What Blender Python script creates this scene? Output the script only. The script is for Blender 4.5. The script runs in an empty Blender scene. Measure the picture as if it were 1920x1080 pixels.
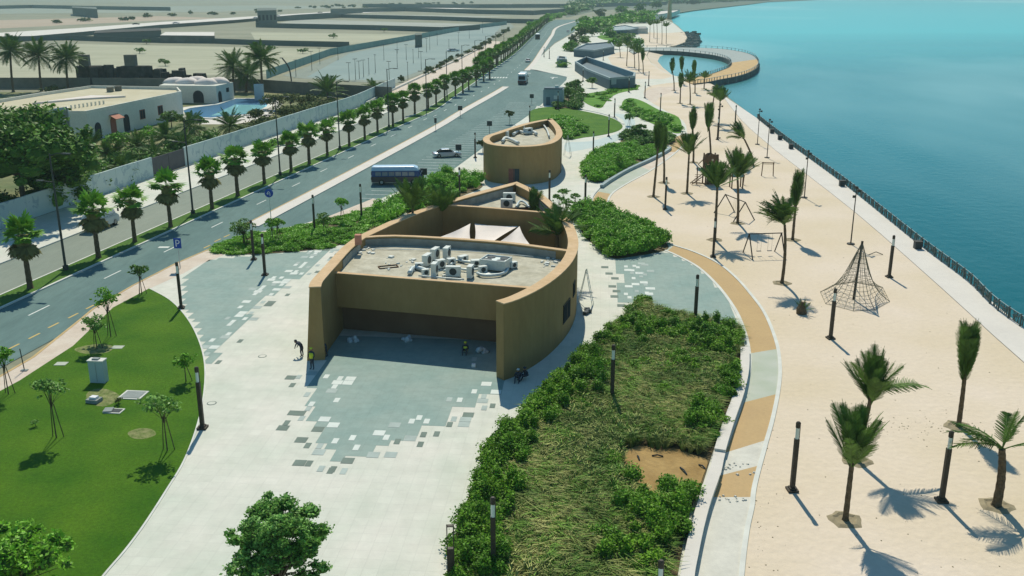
import bpy, math, random
import numpy as np
from mathutils import Vector, Matrix
from mathutils.geometry import tessellate_polygon
random.seed(7); RNG = np.random.default_rng(7)
C = bpy.context.scene
R = math.radians
# ------------------------------------------------------------------ camera, sky, sun, exposure
FPX, PITCH, CAMH = 1804.0, R(17.2), 28.0
cam = bpy.data.cameras.new('camera'); camo = bpy.data.objects.new('camera', cam)
C.collection.objects.link(camo); C.camera = camo
cam.sensor_width = 36; cam.lens = FPX / 1920 * 36; cam.clip_end = 40000; cam.clip_start = 0.5
camo.location = (0, 0, CAMH); camo.rotation_euler = (math.pi / 2 - PITCH, 0, 0)
SUN_AZ, SUN_EL = R(-4), R(49)
w = bpy.data.worlds.new('World'); C.world = w; w.use_nodes = True
nt = w.node_tree; bg = nt.nodes['Background']
sky = nt.nodes.new('ShaderNodeTexSky'); sky.sky_type = 'NISHITA'; sky.sun_disc = False
sky.sun_elevation = SUN_EL; sky.sun_rotation = SUN_AZ; sky.air_density = 1.0; sky.dust_density = 0.15; sky.ozone_density = 3.0
tint = nt.nodes.new('ShaderNodeMix'); tint.data_type = 'RGBA'; tint.blend_type = 'MULTIPLY'; tint.inputs[0].default_value = 1.0; tint.inputs[7].default_value = (0.66, 1.0, 1.02, 1)
nt.links.new(sky.outputs[0], tint.inputs[6]); nt.links.new(tint.outputs[2], bg.inputs[0]); bg.inputs[1].default_value = 0.095
sl = bpy.data.lights.new('sun', 'SUN'); sl.energy = 3.95; sl.angle = R(0.5); sl.color = (1.0, 0.94, 0.80)
so = bpy.data.objects.new('sun', sl); C.collection.objects.link(so)
sd = Vector((math.sin(SUN_AZ) * math.cos(SUN_EL), math.cos(SUN_AZ) * math.cos(SUN_EL), math.sin(SUN_EL)))
so.rotation_euler = sd.to_track_quat('Z', 'Y').to_euler(); so.location = (0, 60, 90)
C.view_settings.view_transform = 'Standard'; C.view_settings.look = 'None'
C.view_settings.exposure = 0.18; C.view_settings.gamma = 1.0; C.view_settings.use_curve_mapping = False

# ------------------------------------------------------------------ survey: a sighting line to a place on level z
def g(px, py, z=0.0):
    x = (px - 960) / FPX; y = (540 - py) / FPX
    dy = math.cos(PITCH) + y * math.sin(PITCH); dz = -math.sin(PITCH) + y * math.cos(PITCH)
    t = (z - CAMH) / dz
    return (x * t, dy * t)
def hgt(px, py, Y):                       # point on the sighting line at ground distance Y
    x = (px - 960) / FPX; y = (540 - py) / FPX
    dy = math.cos(PITCH) + y * math.sin(PITCH); dz = -math.sin(PITCH) + y * math.cos(PITCH)
    t = Y / dy
    return (x * t, CAMH + dz * t)
def G(pts, z=0.0): return [g(p[0], p[1], z) for p in pts]
def spline(P, n=6, closed=False):
    out = []; N = len(P)
    rng = range(N) if closed else range(N - 1)
    for i in rng:
        if closed: p0, p1, p2, p3 = P[(i - 1) % N], P[i], P[(i + 1) % N], P[(i + 2) % N]
        else: p0, p1, p2, p3 = P[max(i - 1, 0)], P[i], P[i + 1], P[min(i + 2, N - 1)]
        for k in range(n):
            t = k / n
            out.append(tuple(0.5 * (2 * b + (c - a) * t + (2 * a - 5 * b + 4 * c - d) * t * t + (3 * b - a - 3 * c + d) * t ** 3)
                             for a, b, c, d in zip(p0, p1, p2, p3)))
    if not closed: out.append(tuple(P[-1]))
    return out
def inside(poly, x, y):
    c = False; n = len(poly); j = n - 1
    for i in range(n):
        xi, yi = poly[i]; xj, yj = poly[j]
        if (yi > y) != (yj > y) and x < (xj - xi) * (y - yi) / (yj - yi) + xi: c = not c
        j = i
    return c
def in_mask(poly, X, Y):
    c = np.zeros(X.shape, bool); n = len(poly); j = n - 1
    for i in range(n):
        xi, yi = poly[i]; xj, yj = poly[j]
        if yi != yj:
            c ^= ((yi > Y) != (yj > Y)) & (X < (xj - xi) * (Y - yi) / (yj - yi) + xi)
        j = i
    return c

# ------------------------------------------------------------------ materials
MATS = {}
def mat(name, col, rough=0.85, var=0.0, scale=1.0, col2=None, bump=0.0, bscale=20.0, metal=0.0, spec=0.12, island=0.0, detail=4.0, trans=0.0, fine=None, stretch=None):
    if name in MATS: return MATS[name]
    m = bpy.data.materials.new(name); m.use_nodes = True; t = m.node_tree; b = t.nodes['Principled BSDF']
    b.inputs['Roughness'].default_value = rough; b.inputs['Metallic'].default_value = metal
    b.inputs['Specular IOR Level'].default_value = spec
    geo = t.nodes.new('ShaderNodeNewGeometry')
    src = geo.outputs['Position']
    if stretch:
        mp = t.nodes.new('ShaderNodeMapping'); mp.inputs['Scale'].default_value = stretch
        t.links.new(src, mp.inputs[0]); src = mp.outputs[0]
    c2 = col2 or tuple(min(1, c * (1 + var)) for c in col); c1 = col if col2 else tuple(c * (1 - var) for c in col)
    no = t.nodes.new('ShaderNodeTexNoise'); no.inputs['Scale'].default_value = scale; no.inputs['Detail'].default_value = detail
    t.links.new(src, no.inputs['Vector'])
    mr = t.nodes.new('ShaderNodeMapRange'); mr.inputs[1].default_value = 0.3; mr.inputs[2].default_value = 0.7
    t.links.new(no.outputs[0], mr.inputs[0])
    mx = t.nodes.new('ShaderNodeMix'); mx.data_type = 'RGBA'
    t.links.new(mr.outputs[0], mx.inputs[0]); mx.inputs[6].default_value = (*c1, 1); mx.inputs[7].default_value = (*c2, 1)
    out = mx.outputs[2]
    if fine:
        n2 = t.nodes.new('ShaderNodeTexNoise'); n2.inputs['Scale'].default_value = fine[0]; n2.inputs['Detail'].default_value = 6
        n2.inputs['Roughness'].default_value = 0.7
        t.links.new(src, n2.inputs['Vector'])
        m2 = t.nodes.new('ShaderNodeMapRange'); m2.inputs[1].default_value = 0.35; m2.inputs[2].default_value = 0.65
        m2.inputs[3].default_value = 1 - fine[1]; m2.inputs[4].default_value = 1 + fine[1]
        t.links.new(n2.outputs[0], m2.inputs[0])
        vm = t.nodes.new('ShaderNodeVectorMath'); vm.operation = 'SCALE'
        t.links.new(out, vm.inputs[0]); t.links.new(m2.outputs[0], vm.inputs['Scale']); out = vm.outputs[0]
    if island:
        m3 = t.nodes.new('ShaderNodeMapRange'); m3.inputs[3].default_value = 1 - island; m3.inputs[4].default_value = 1 + island
        t.links.new(geo.outputs['Random Per Island'], m3.inputs[0])
        v2 = t.nodes.new('ShaderNodeVectorMath'); v2.operation = 'SCALE'
        t.links.new(out, v2.inputs[0]); t.links.new(m3.outputs[0], v2.inputs['Scale']); out = v2.outputs[0]
    t.links.new(out, b.inputs['Base Color'])
    if bump:
        bn = t.nodes.new('ShaderNodeTexNoise'); bn.inputs['Scale'].default_value = bscale; bn.inputs['Detail'].default_value = 5
        t.links.new(src, bn.inputs['Vector'])
        bp = t.nodes.new('ShaderNodeBump'); bp.inputs['Strength'].default_value = bump; bp.inputs['Distance'].default_value = 0.1
        t.links.new(bn.outputs[0], bp.inputs['Height']); t.links.new(bp.outputs[0], b.inputs['Normal'])
    if trans:
        tr = t.nodes.new('ShaderNodeBsdfTranslucent'); t.links.new(out, tr.inputs[0])
        ms = t.nodes.new('ShaderNodeMixShader'); ms.inputs[0].default_value = trans
        o = t.nodes['Material Output']
        t.links.new(b.outputs[0], ms.inputs[1]); t.links.new(tr.outputs[0], ms.inputs[2]); t.links.new(ms.outputs[0], o.inputs[0])
    MATS[name] = m; return m
M = {}
M['terrain'] = mat('desert', (0.19, 0.20, 0.13), var=.0, col2=(0.27, 0.265, 0.18), scale=0.012, fine=(0.15, 0.16), stretch=(0.5, 1.6, 1))
M['plaza'] = mat('white_paving', (0.55, 0.575, 0.48), col2=(0.665, 0.64, 0.555), scale=0.22, fine=(.9, 0.055), rough=.8, bump=.05, bscale=30)
def joints(m, size, dark, rot):
    t = m.node_tree; b = t.nodes['Principled BSDF']; src = b.inputs['Base Color'].links[0].from_socket
    geo = [n for n in t.nodes if n.type == 'NEW_GEOMETRY'][0]; mp = t.nodes.new('ShaderNodeMapping'); mp.inputs['Rotation'].default_value = (0, 0, rot); t.links.new(geo.outputs['Position'], mp.inputs[0])
    br = t.nodes.new('ShaderNodeTexBrick'); br.inputs['Scale'].default_value = 1.0; br.inputs['Brick Width'].default_value = size; br.inputs['Row Height'].default_value = size; br.inputs['Mortar Size'].default_value = .02
    br.offset = 0.0; br.inputs['Color1'].default_value = (1, 1, 1, 1); br.inputs['Color2'].default_value = (.955, .955, .95, 1); br.inputs['Mortar'].default_value = (dark, dark, dark, 1); t.links.new(mp.outputs[0], br.inputs['Vector'])
    x = t.nodes.new('ShaderNodeMix'); x.data_type = 'RGBA'; x.blend_type = 'MULTIPLY'; x.inputs[0].default_value = 1; t.links.new(src, x.inputs[6]); t.links.new(br.outputs[0], x.inputs[7]); t.links.new(x.outputs[2], b.inputs['Base Color'])
joints(M['plaza'], .8, .90, R(5))
M['walk'] = mat('pinkish_sidewalk', (0.55, 0.45, 0.35), col2=(0.64, 0.56, 0.46), scale=0.5, fine=(3, .06))
M['bluepave'] = mat('blue_grey_paving', (0.225, 0.32, 0.285), col2=(0.285, 0.36, 0.315), scale=0.3, fine=(1.5, .07), rough=.75)
M['bluepave2'] = mat('pale_blue_paving', (0.44, 0.52, 0.49), col2=(0.5, 0.57, 0.53), scale=0.3)
joints(M['bluepave'], .8, .90, R(5))
M['darktile'] = mat('dark_tile', (0.17, 0.215, 0.18), var=.12, scale=.9)
M['midtile'] = mat('mid_tile', (0.38, 0.44, 0.40), var=.12, scale=.9)
M['lighttile'] = mat('light_tile', (0.62, 0.66, 0.60), var=.06, scale=.9)
M['sand'] = mat('sand', (0.60, 0.495, 0.335), col2=(0.68, 0.575, 0.455), scale=0.075, fine=(2.2, .04), bump=.5, bscale=2.0)
M['prom'] = mat('promenade_concrete', (0.64, 0.60, 0.53), var=.04, scale=.3, fine=(2, .03))
M['kerb'] = mat('kerb_concrete', (0.62, 0.62, 0.55), var=.08, scale=.8)
M['yellowkerb'] = mat('yellow_kerb', (0.50, 0.36, 0.17), var=.12, scale=.8)
M['asphalt'] = mat('asphalt', (0.095, 0.165, 0.155), col2=(0.135, 0.21, 0.192), scale=0.12, fine=(.8, .10), stretch=(1.6, .35, 1))
M['asphalt2'] = mat('old_asphalt', (0.20, 0.235, 0.19), col2=(0.25, 0.28, 0.225), scale=0.1, fine=(1.0, .06), stretch=(1.4, .35, 1))
M['white'] = mat('white_road_paint', (0.66, 0.68, 0.62), var=.1, scale=3)
M['yellow'] = mat('yellow_road_paint', (0.58, 0.42, 0.14), var=.1, scale=3)
M['lawn'] = mat('lawn_grass', (0.042, 0.138, 0.002), col2=(0.090, 0.195, 0.006), scale=0.22, fine=(5, .2), bump=.9, bscale=28)
M['lawn2'] = mat('bright_grass', (0.06, 0.19, 0.008), col2=(0.11, 0.25, 0.012), scale=0.3, fine=(5, .25), bump=.5)
M['verge'] = mat('verge_grass', (0.05, 0.13, 0.012), col2=(0.08, 0.17, 0.018), scale=.5, fine=(5, .3), bump=.6)
M['soil'] = mat('soil', (0.12, 0.095, 0.045), var=.3, scale=1.0, fine=(4, .2), bump=.6, bscale=6)
M['orange_soil'] = mat('orange_soil', (0.29, 0.185, 0.065), col2=(0.39, 0.26, 0.10), scale=.5, fine=(3, .12), bump=.3, bscale=5)
M['tan'] = mat('tan_rubber_track', (0.46, 0.32, 0.16), col2=(0.50, 0.35, 0.17), scale=.4, fine=(4, .05))
M['pathgrey'] = mat('grey_green_track', (0.40, 0.44, 0.34), col2=(0.47, 0.49, 0.41), scale=.5)
M['pathwhite'] = mat('bare_concrete', (0.58, 0.56, 0.48), var=.08, scale=.6, fine=(3, .06))
M['stone'] = mat('ochre_render', (0.295, 0.188, 0.076), col2=(0.335, 0.222, 0.092), scale=.5, fine=(2, .05), bump=.1, stretch=(1, 1, .4))
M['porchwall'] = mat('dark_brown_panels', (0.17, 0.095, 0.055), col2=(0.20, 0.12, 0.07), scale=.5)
M['stonecap'] = mat('ochre_coping', (0.55, 0.375, 0.20), col2=(0.62, 0.44, 0.26), scale=.5, fine=(2, .06))
M['roof'] = mat('roof_screed', (0.40, 0.37, 0.27), col2=(0.52, 0.49, 0.38), scale=.6, fine=(2, .14))
M['parapet'] = mat('grey_parapet', (0.26, 0.27, 0.24), var=.18, scale=1.2)
M['acwhite'] = mat('ac_casing', (0.62, 0.64, 0.58), var=.06, scale=2, rough=.5)
M['acdark'] = mat('ac_grille', (0.05, 0.06, 0.06), var=.1, rough=.5)
M['duct'] = mat('duct_foil', (0.50, 0.55, 0.52), var=.1, scale=4, rough=.4, metal=.2)
M['bronze'] = mat('lamp_post_bronze', (0.060, 0.050, 0.036), var=.15, scale=4, rough=.5)
M['pole'] = mat('dark_pole', (0.055, 0.062, 0.055), var=.1, scale=4, rough=.5)
M['glass'] = mat('lamp_lens', (0.62, 0.68, 0.60), rough=.15, spec=.5)
M['trunk'] = mat('palm_trunk', (0.13, 0.095, 0.055), var=.35, scale=6, bump=.9, bscale=14)
M['bark'] = mat('bark', (0.10, 0.08, 0.05), var=.3, scale=6, bump=.5)
M['frond'] = mat('palm_frond', (0.095, 0.175, 0.030), var=.25, scale=.8, island=.35, rough=.5, trans=.12)
M['frondlight'] = mat('fan_frond', (0.13, 0.29, 0.025), var=.3, scale=.8, island=.4, rough=.5, trans=.15)
M['skirt'] = mat('dead_fronds', (0.15, 0.14, 0.05), var=.3, scale=1.2, island=.35)
M['leaf'] = mat('shrub_leaves', (0.10, 0.27, 0.014), col2=(0.20, 0.42, 0.035), scale=.45, island=.5, rough=.55, trans=.15)
M['leafdark'] = mat('dark_leaves', (0.065, 0.165, 0.022), col2=(0.145, 0.275, 0.04), scale=.35, island=.5, rough=.55, trans=.12)
M['leafbright'] = mat('bright_leaves', (0.14, 0.36, 0.02), col2=(0.22, 0.46, 0.04), scale=.6, island=.4, rough=.5, trans=.2)
M['leafpale'] = mat('pale_leaves', (0.13, 0.27, 0.045), col2=(0.21, 0.38, 0.08), scale=.8, island=.5, rough=.45, trans=.2)
M['leafpale2'] = mat('fresh_leaves', (0.11, 0.27, 0.03), col2=(0.22, 0.42, 0.10), scale=.7, island=.5, rough=.5, trans=.2)
M['leafolive'] = mat('olive_leaves', (0.08, 0.11, 0.025), col2=(0.13, 0.16, 0.04), scale=.8, island=.4)
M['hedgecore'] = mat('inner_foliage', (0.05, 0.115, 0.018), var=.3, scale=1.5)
M['greengrass'] = mat('green_grass_blades', (0.06, 0.15, 0.015), col2=(0.21, 0.37, 0.05), scale=.3, island=.45, rough=.6, trans=.15)
M['ograss'] = mat('ornamental_grass', (0.11, 0.18, 0.03), col2=(0.42, 0.41, 0.14), scale=.3, island=.45, rough=.6, trans=.15)
M['sailcloth'] = mat('shade_sail_cloth', (0.80, 0.72, 0.64), var=.05, scale=.8, rough=.8)
M['villa'] = mat('villa_render', (0.58, 0.58, 0.49), col2=(0.64, 0.63, 0.54), scale=.3, fine=(2, .06))
M['villatrim'] = mat('villa_coping', (0.66, 0.64, 0.54), var=.08, scale=.8)
M['villaroof'] = mat('villa_roof', (0.47, 0.42, 0.27), col2=(0.56, 0.51, 0.36), scale=.2)
M['dome'] = mat('dome_plaster', (0.68, 0.58, 0.50), col2=(0.70, 0.66, 0.6), scale=.6)
M['darkglass'] = mat('window_glass', (0.035, 0.04, 0.042), rough=.8, spec=0.0)
M['woodred'] = mat('reddish_wood', (0.26, 0.10, 0.07), var=.15, scale=3)
M['awning'] = mat('terracotta_awning', (0.48, 0.22, 0.15), var=.1, scale=2)
M['poolwater'] = mat('pool_water', (0.30, 0.66, 0.68), var=.05, scale=.5, rough=.08, spec=.5)
M['pooldeep'] = mat('pool_tiles', (0.03, 0.13, 0.24), var=.3, scale=2, rough=.3)
M['greywall'] = mat('grey_block_wall', (0.17, 0.165, 0.13), var=.15, scale=.3, fine=(1, .1))
M['farwall'] = mat('plot_wall', (0.12, 0.145, 0.12), var=.12, scale=.05)
M['hoarding'] = mat('teal_hoarding', (0.20, 0.32, 0.28), col2=(0.27, 0.38, 0.33), scale=.2)
M['scrap'] = mat('scrap_metal', (0.055, 0.055, 0.045), var=.4, scale=.8)
M['rope'] = mat('dark_rope', (0.19, 0.18, 0.13), var=.2, scale=8)
M['timber'] = mat('play_timber', (0.14, 0.085, 0.045), var=.25, scale=5)
M['tealroof'] = mat('teal_canopy', (0.13, 0.22, 0.20), var=.1, scale=3)
M['rail'] = mat('railing_steel', (0.085, 0.115, 0.105), var=.15, scale=5, rough=.45)
M['railtop'] = mat('top_rail', (0.30, 0.42, 0.42), rough=.35)
M['slate'] = mat('slate_cladding', (0.075, 0.125, 0.145), var=.12, scale=.6, rough=.6)
M['slatelight'] = mat('light_slate', (0.25, 0.32, 0.32), var=.08, scale=.6, rough=.6)
M['pier'] = mat('pier_side', (0.09, 0.10, 0.09), var=.3, scale=.3)
M['pierdeck'] = mat('pier_timber_deck', (0.52, 0.36, 0.17), var=.1, scale=.5)
M['piergrey'] = mat('pier_grey_deck', (0.34, 0.38, 0.35), var=.08, scale=.4)
M['rock'] = mat('rocks', (0.15, 0.17, 0.15), var=.35, scale=1.5)
M['bluepaint'] = mat('sign_blue', (0.02, 0.07, 0.33), rough=.4)
M['signwhite'] = mat('sign_white', (0.75, 0.75, 0.75), rough=.4)
M['busroof'] = mat('bus_roof', (0.42, 0.55, 0.66), var=.05, rough=.3, spec=.5)
M['busblue'] = mat('bus_blue', (0.02, 0.06, 0.20), var=.1, rough=.25, spec=.5)
M['busmaroon'] = mat('bus_maroon', (0.055, 0.035, 0.045), var=.2, rough=.3, spec=.5)
M['buswin'] = mat('bus_window', (0.16, 0.19, 0.22), var=.2, scale=2, rough=.1, spec=.7)
M['silver'] = mat('silver_paint', (0.52, 0.53, 0.55), var=.03, rough=.25, spec=.6, metal=.2)
M['vwhite'] = mat('vehicle_white', (0.62, 0.64, 0.62), var=.05, rough=.3, spec=.5)
M['tyre'] = mat('tyre_rubber', (0.02, 0.02, 0.02), rough=.9)
M['rim'] = mat('wheel_rim', (0.4, 0.4, 0.4), rough=.3, metal=.7)
M['lightred'] = mat('tail_lamp', (0.4, 0.02, 0.02), rough=.3)
M['cabinet'] = mat('cabinet_grey', (0.42, 0.50, 0.50), var=.05, rough=.5)
M['grate'] = mat('steel_grate', (0.26, 0.29, 0.27), var=.1, scale=5)
M['vest'] = mat('hi_vis_yellow', (0.55, 0.6, 0.05)); M['skin'] = mat('skin', (0.22, 0.12, 0.07)); M['cloth'] = mat('dark_clothes', (0.04, 0.05, 0.07))
M['bag'] = mat('pale_sack', (0.42, 0.48, 0.5), var=.2, scale=3)
# painted wall: pale blue with darker blue brush figures
def mural():
    m = mat('painted_wall', (0.44, 0.55, 0.51), col2=(0.52, 0.60, 0.56), scale=.2, rough=.8)
    t = m.node_tree; b = t.nodes['Principled BSDF']; src = b.inputs['Base Color'].links[0].from_socket
    geo = [n for n in t.nodes if n.type == 'NEW_GEOMETRY'][0]
    n = t.nodes.new('ShaderNodeTexNoise'); n.inputs['Scale'].default_value = .45; n.inputs['Detail'].default_value = 3; n.inputs['Distortion'].default_value = 1.5
    t.links.new(geo.outputs['Position'], n.inputs['Vector'])
    r = t.nodes.new('ShaderNodeValToRGB'); e = r.color_ramp.elements
    e[0].position = .56; e[0].color = (0, 0, 0, 1); e[1].position = .60; e[1].color = (1, 1, 1, 1)
    k = e.new(.64); k.color = (1, 1, 1, 1); k = e.new(.67); k.color = (0, 0, 0, 1)
    t.links.new(n.outputs[0], r.inputs[0])
    x = t.nodes.new('ShaderNodeMix'); x.data_type = 'RGBA'; x.inputs[7].default_value = (0.33, 0.43, 0.44, 1)
    t.links.new(r.outputs[0], x.inputs[0]); t.links.new(src, x.inputs[6]); t.links.new(x.outputs[2], b.inputs['Base Color'])
    return m
M['mural'] = mural()
def seamat():
    m = bpy.data.materials.new('sea_water'); m.use_nodes = True; t = m.node_tree; b = t.nodes['Principled BSDF']
    geo = t.nodes.new('ShaderNodeNewGeometry')
    mp = t.nodes.new('ShaderNodeMapping'); mp.inputs['Scale'].default_value = (0.0011, 0.0034, 1)
    t.links.new(geo.outputs['Position'], mp.inputs[0])
    n = t.nodes.new('ShaderNodeTexNoise'); n.inputs['Scale'].default_value = 1.0; n.inputs['Detail'].default_value = 3
    t.links.new(mp.outputs[0], n.inputs['Vector'])
    sx = t.nodes.new('ShaderNodeSeparateXYZ'); t.links.new(geo.outputs['Position'], sx.inputs[0])
    mr = t.nodes.new('ShaderNodeMapRange'); mr.inputs[1].default_value = 60; mr.inputs[2].default_value = 900   # shallows further along the coast
    t.links.new(sx.outputs[1], mr.inputs[0])
    ad = t.nodes.new('ShaderNodeMath'); ad.operation = 'MULTIPLY_ADD'; ad.inputs[1].default_value = 0.5; ad.use_clamp = True
    sb = t.nodes.new('ShaderNodeMath'); sb.operation = 'SUBTRACT'; sb.inputs[1].default_value = .28
    t.links.new(n.outputs[0], ad.inputs[0]); t.links.new(mr.outputs[0], ad.inputs[2]); t.links.new(ad.outputs[0], sb.inputs[0])
    r = t.nodes.new('ShaderNodeValToRGB'); e = r.color_ramp.elements
    e[0].position = 0.0; e[0].color = (0.003, 0.090, 0.105, 1); e[1].position = .8; e[1].color = (0.04, 0.42, 0.43, 1)
    k = e.new(.25); k.color = (0.008, 0.165, 0.185, 1)
    t.links.new(sb.outputs[0], r.inputs[0]); t.links.new(r.outputs[0], b.inputs['Base Color'])
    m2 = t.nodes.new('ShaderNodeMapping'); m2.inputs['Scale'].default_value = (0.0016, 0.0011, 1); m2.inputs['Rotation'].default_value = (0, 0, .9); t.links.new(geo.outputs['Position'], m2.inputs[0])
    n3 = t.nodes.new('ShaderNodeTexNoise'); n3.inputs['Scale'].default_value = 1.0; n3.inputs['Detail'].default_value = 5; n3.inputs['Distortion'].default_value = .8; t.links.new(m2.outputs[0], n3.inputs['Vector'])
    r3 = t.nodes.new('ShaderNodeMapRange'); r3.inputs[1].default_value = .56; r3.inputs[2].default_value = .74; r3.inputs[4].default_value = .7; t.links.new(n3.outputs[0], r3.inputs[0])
    x3 = t.nodes.new('ShaderNodeMix'); x3.data_type = 'RGBA'; x3.inputs[7].default_value = (.34, .56, .54, 1); t.links.new(r3.outputs[0], x3.inputs[0]); t.links.new(r.outputs[0], x3.inputs[6]); t.links.new(x3.outputs[2], b.inputs['Base Color'])  # pale streaks of reflected cloud glare, painted into the water's base colour
    b.inputs['Roughness'].default_value = .22; b.inputs['IOR'].default_value = 1.33; b.inputs['Specular IOR Level'].default_value = .08
    bn = t.nodes.new('ShaderNodeTexNoise'); bn.inputs['Scale'].default_value = .6; bn.inputs['Detail'].default_value = 8
    t.links.new(geo.outputs['Position'], bn.inputs['Vector'])
    bp = t.nodes.new('ShaderNodeBump'); bp.inputs['Strength'].default_value = .2; bp.inputs['Distance'].default_value = .4
    t.links.new(bn.outputs[0], bp.inputs['Height']); t.links.new(bp.outputs[0], b.inputs['Normal'])
    return m
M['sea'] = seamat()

# ------------------------------------------------------------------ mesh builder
class MB:
    def __init__(s): s.v = []; s.f = []; s.q = []
    def box(s, c, d, rz=0.0, taper=1.0):
        cx, cy, cz = c; hx, hy, h = d[0] / 2, d[1] / 2, d[2]; b = len(s.v); cr, sr = math.cos(rz), math.sin(rz)
        for z, k in ((cz, 1.0), (cz + h, taper)):
            for x, y in ((-hx, -hy), (hx, -hy), (hx, hy), (-hx, hy)):
                s.v.append((cx + (x * cr - y * sr) * k, cy + (x * sr + y * cr) * k, z))
        s.f += [(b + 3, b + 2, b + 1, b), (b + 4, b + 5, b + 6, b + 7)] + [(b + i, b + (i + 1) % 4, b + 4 + (i + 1) % 4, b + 4 + i) for i in range(4)]
        return s
    def tube(s, P, r, n=6, cap=True):
        if not isinstance(r, (list, tuple)): r = [r] * len(P)
        b = len(s.v)
        for i, p in enumerate(P):
            p = Vector(p); a = Vector(P[max(i - 1, 0)]); c = Vector(P[min(i + 1, len(P) - 1)]); d = (c - a)
            d = d.normalized() if d.length > 1e-9 else Vector((0, 0, 1))
            u = d.cross(Vector((0, 0, 1)) if abs(d.z) < .9 else Vector((1, 0, 0))).normalized(); v = d.cross(u)
            for k in range(n):
                an = 2 * math.pi * k / n; s.v.append(tuple(p + (u * math.cos(an) + v * math.sin(an)) * r[i]))
        for i in range(len(P) - 1):
            for k in range(n):
                s.f.append((b + i * n + k, b + (i + 1) * n + k, b + (i + 1) * n + (k + 1) % n, b + i * n + (k + 1) % n))
        if cap:
            s.f.append(tuple(b + k for k in range(n))); e = b + (len(P) - 1) * n; s.f.append(tuple(e + k for k in reversed(range(n))))
        return s
    def prism(s, poly, z0, z1, top=True, bottom=True, sides=True):
        a = sum(poly[i][0] * poly[(i + 1) % len(poly)][1] - poly[(i + 1) % len(poly)][0] * poly[i][1] for i in range(len(poly)))
        if a < 0: poly = poly[::-1]
        n = len(poly); b = len(s.v)
        s.v += [(x, y, z0) for x, y in poly] + [(x, y, z1) for x, y in poly]
        if sides: s.f += [(b + i, b + (i + 1) % n, b + n + (i + 1) % n, b + n + i) for i in range(n)]
        tr = tessellate_polygon([[Vector((x, y, 0)) for x, y in poly]])
        for t in tr:
            p0, p1, p2 = (Vector(poly[k]) for k in t)
            up = (p1 - p0).x * (p2 - p0).y - (p1 - p0).y * (p2 - p0).x > 0
            t = t if up else t[::-1]
            if top: s.f.append(tuple(b + n + k for k in t))
            if bottom: s.f.append(tuple(b + k for k in t[::-1]))
        return s
    def ribbon(s, P, wd, z0, z1, closed=False):        # long low kerb along a polyline
        L, Rr = offset(P, wd / 2, closed), offset(P, -wd / 2, closed); n = len(P); b = len(s.v)
        for l, r in zip(L, Rr): s.v += [(l[0], l[1], z0), (l[0], l[1], z1), (r[0], r[1], z1), (r[0], r[1], z0)]
        for i in range(n if closed else n - 1):
            j = (i + 1) % n
            for k in range(3): s.f.append((b + 4 * i + k, b + 4 * j + k, b + 4 * j + k + 1, b + 4 * i + k + 1))
        if not closed: s.f += [(b, b + 1, b + 2, b + 3), tuple(b + 4 * (n - 1) + k for k in (3, 2, 1, 0))]
        return s
    def quads(s, arr): s.q.append(np.asarray(arr, dtype=np.float32).reshape(-1, 3)); return s
    def leaves(s, cen, size, up=0.45, asp=.55):
        n = len(cen); nr = RNG.normal(size=(n, 3)); nr[:, 2] = np.abs(nr[:, 2]) + up * 1.5; nr /= np.linalg.norm(nr, axis=1)[:, None]
        t = RNG.normal(size=(n, 3)); t -= nr * (t * nr).sum(1)[:, None]; t /= np.linalg.norm(t, axis=1)[:, None]; u = np.cross(nr, t)
        sz = (size * RNG.uniform(.6, 1.35, n))[:, None]
        q = np.stack([cen - t * sz, cen + u * sz * asp, cen + t * sz, cen - u * sz * asp], 1)
        return s.quads(q)
    def mesh(s, name):
        me = bpy.data.meshes.new(name); nv = len(s.v)
        if s.q:
            Q = np.concatenate(s.q); nq = len(Q) // 4
            V = np.concatenate([np.array(s.v, dtype=np.float32).reshape(-1, 3), Q])
            loops = [i for f in s.f for i in f]; tot = [len(f) for f in s.f]
            loops = np.concatenate([np.array(loops, dtype=np.int32), np.arange(nv, nv + nq * 4, dtype=np.int32)])
            tot = np.concatenate([np.array(tot, dtype=np.int32), np.full(nq, 4, dtype=np.int32)])
            st = np.concatenate([[0], np.cumsum(tot)[:-1]]).astype(np.int32)
            me.vertices.add(len(V)); me.vertices.foreach_set('co', V.ravel()); me.loops.add(len(loops)); me.loops.foreach_set('vertex_index', loops)
            me.polygons.add(len(tot)); me.polygons.foreach_set('loop_start', st); me.polygons.foreach_set('loop_total', tot); me.update(calc_edges=True)
        else:
            me.from_pydata(s.v, [], s.f); me.update()
        return me
    def build(s, name, m, parent=None, smooth=False, kind=None):
        me = s.mesh(name)
        if smooth: me.polygons.foreach_set('use_smooth', [True] * len(me.polygons))
        return place(name, me, m, parent, kind)
def place(name, me, m=None, parent=None, kind=None, loc=None, rot=None, scale=None):
    o = bpy.data.objects.new(name, me); C.collection.objects.link(o)
    if m and not me.materials: me.materials.append(m)
    if parent: o.parent = parent
    if kind: o['kind'] = kind
    if loc: o.location = loc
    if rot: o.rotation_euler = rot
    if scale: o.scale = scale
    return o
def offset(P, d, closed=False):
    out = []; n = len(P)
    for i in range(n):
        a = P[(i - 1) % n] if closed else P[max(i - 1, 0)]; c = P[(i + 1) % n] if closed else P[min(i + 1, n - 1)]
        dx, dy = c[0] - a[0], c[1] - a[1]; l = math.hypot(dx, dy) or 1
        out.append((P[i][0] - dy / l * d, P[i][1] + dx / l * d))
    return out
USED = set()
def tag(o, label, cat, group=None, kind=None):
    if label in USED and not group: print('DUP LABEL', label)
    USED.add(label); o['label'] = label
    if cat: o['category'] = cat
    if group: o['group'] = group
    if kind: o['kind'] = kind
    return o
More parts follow.
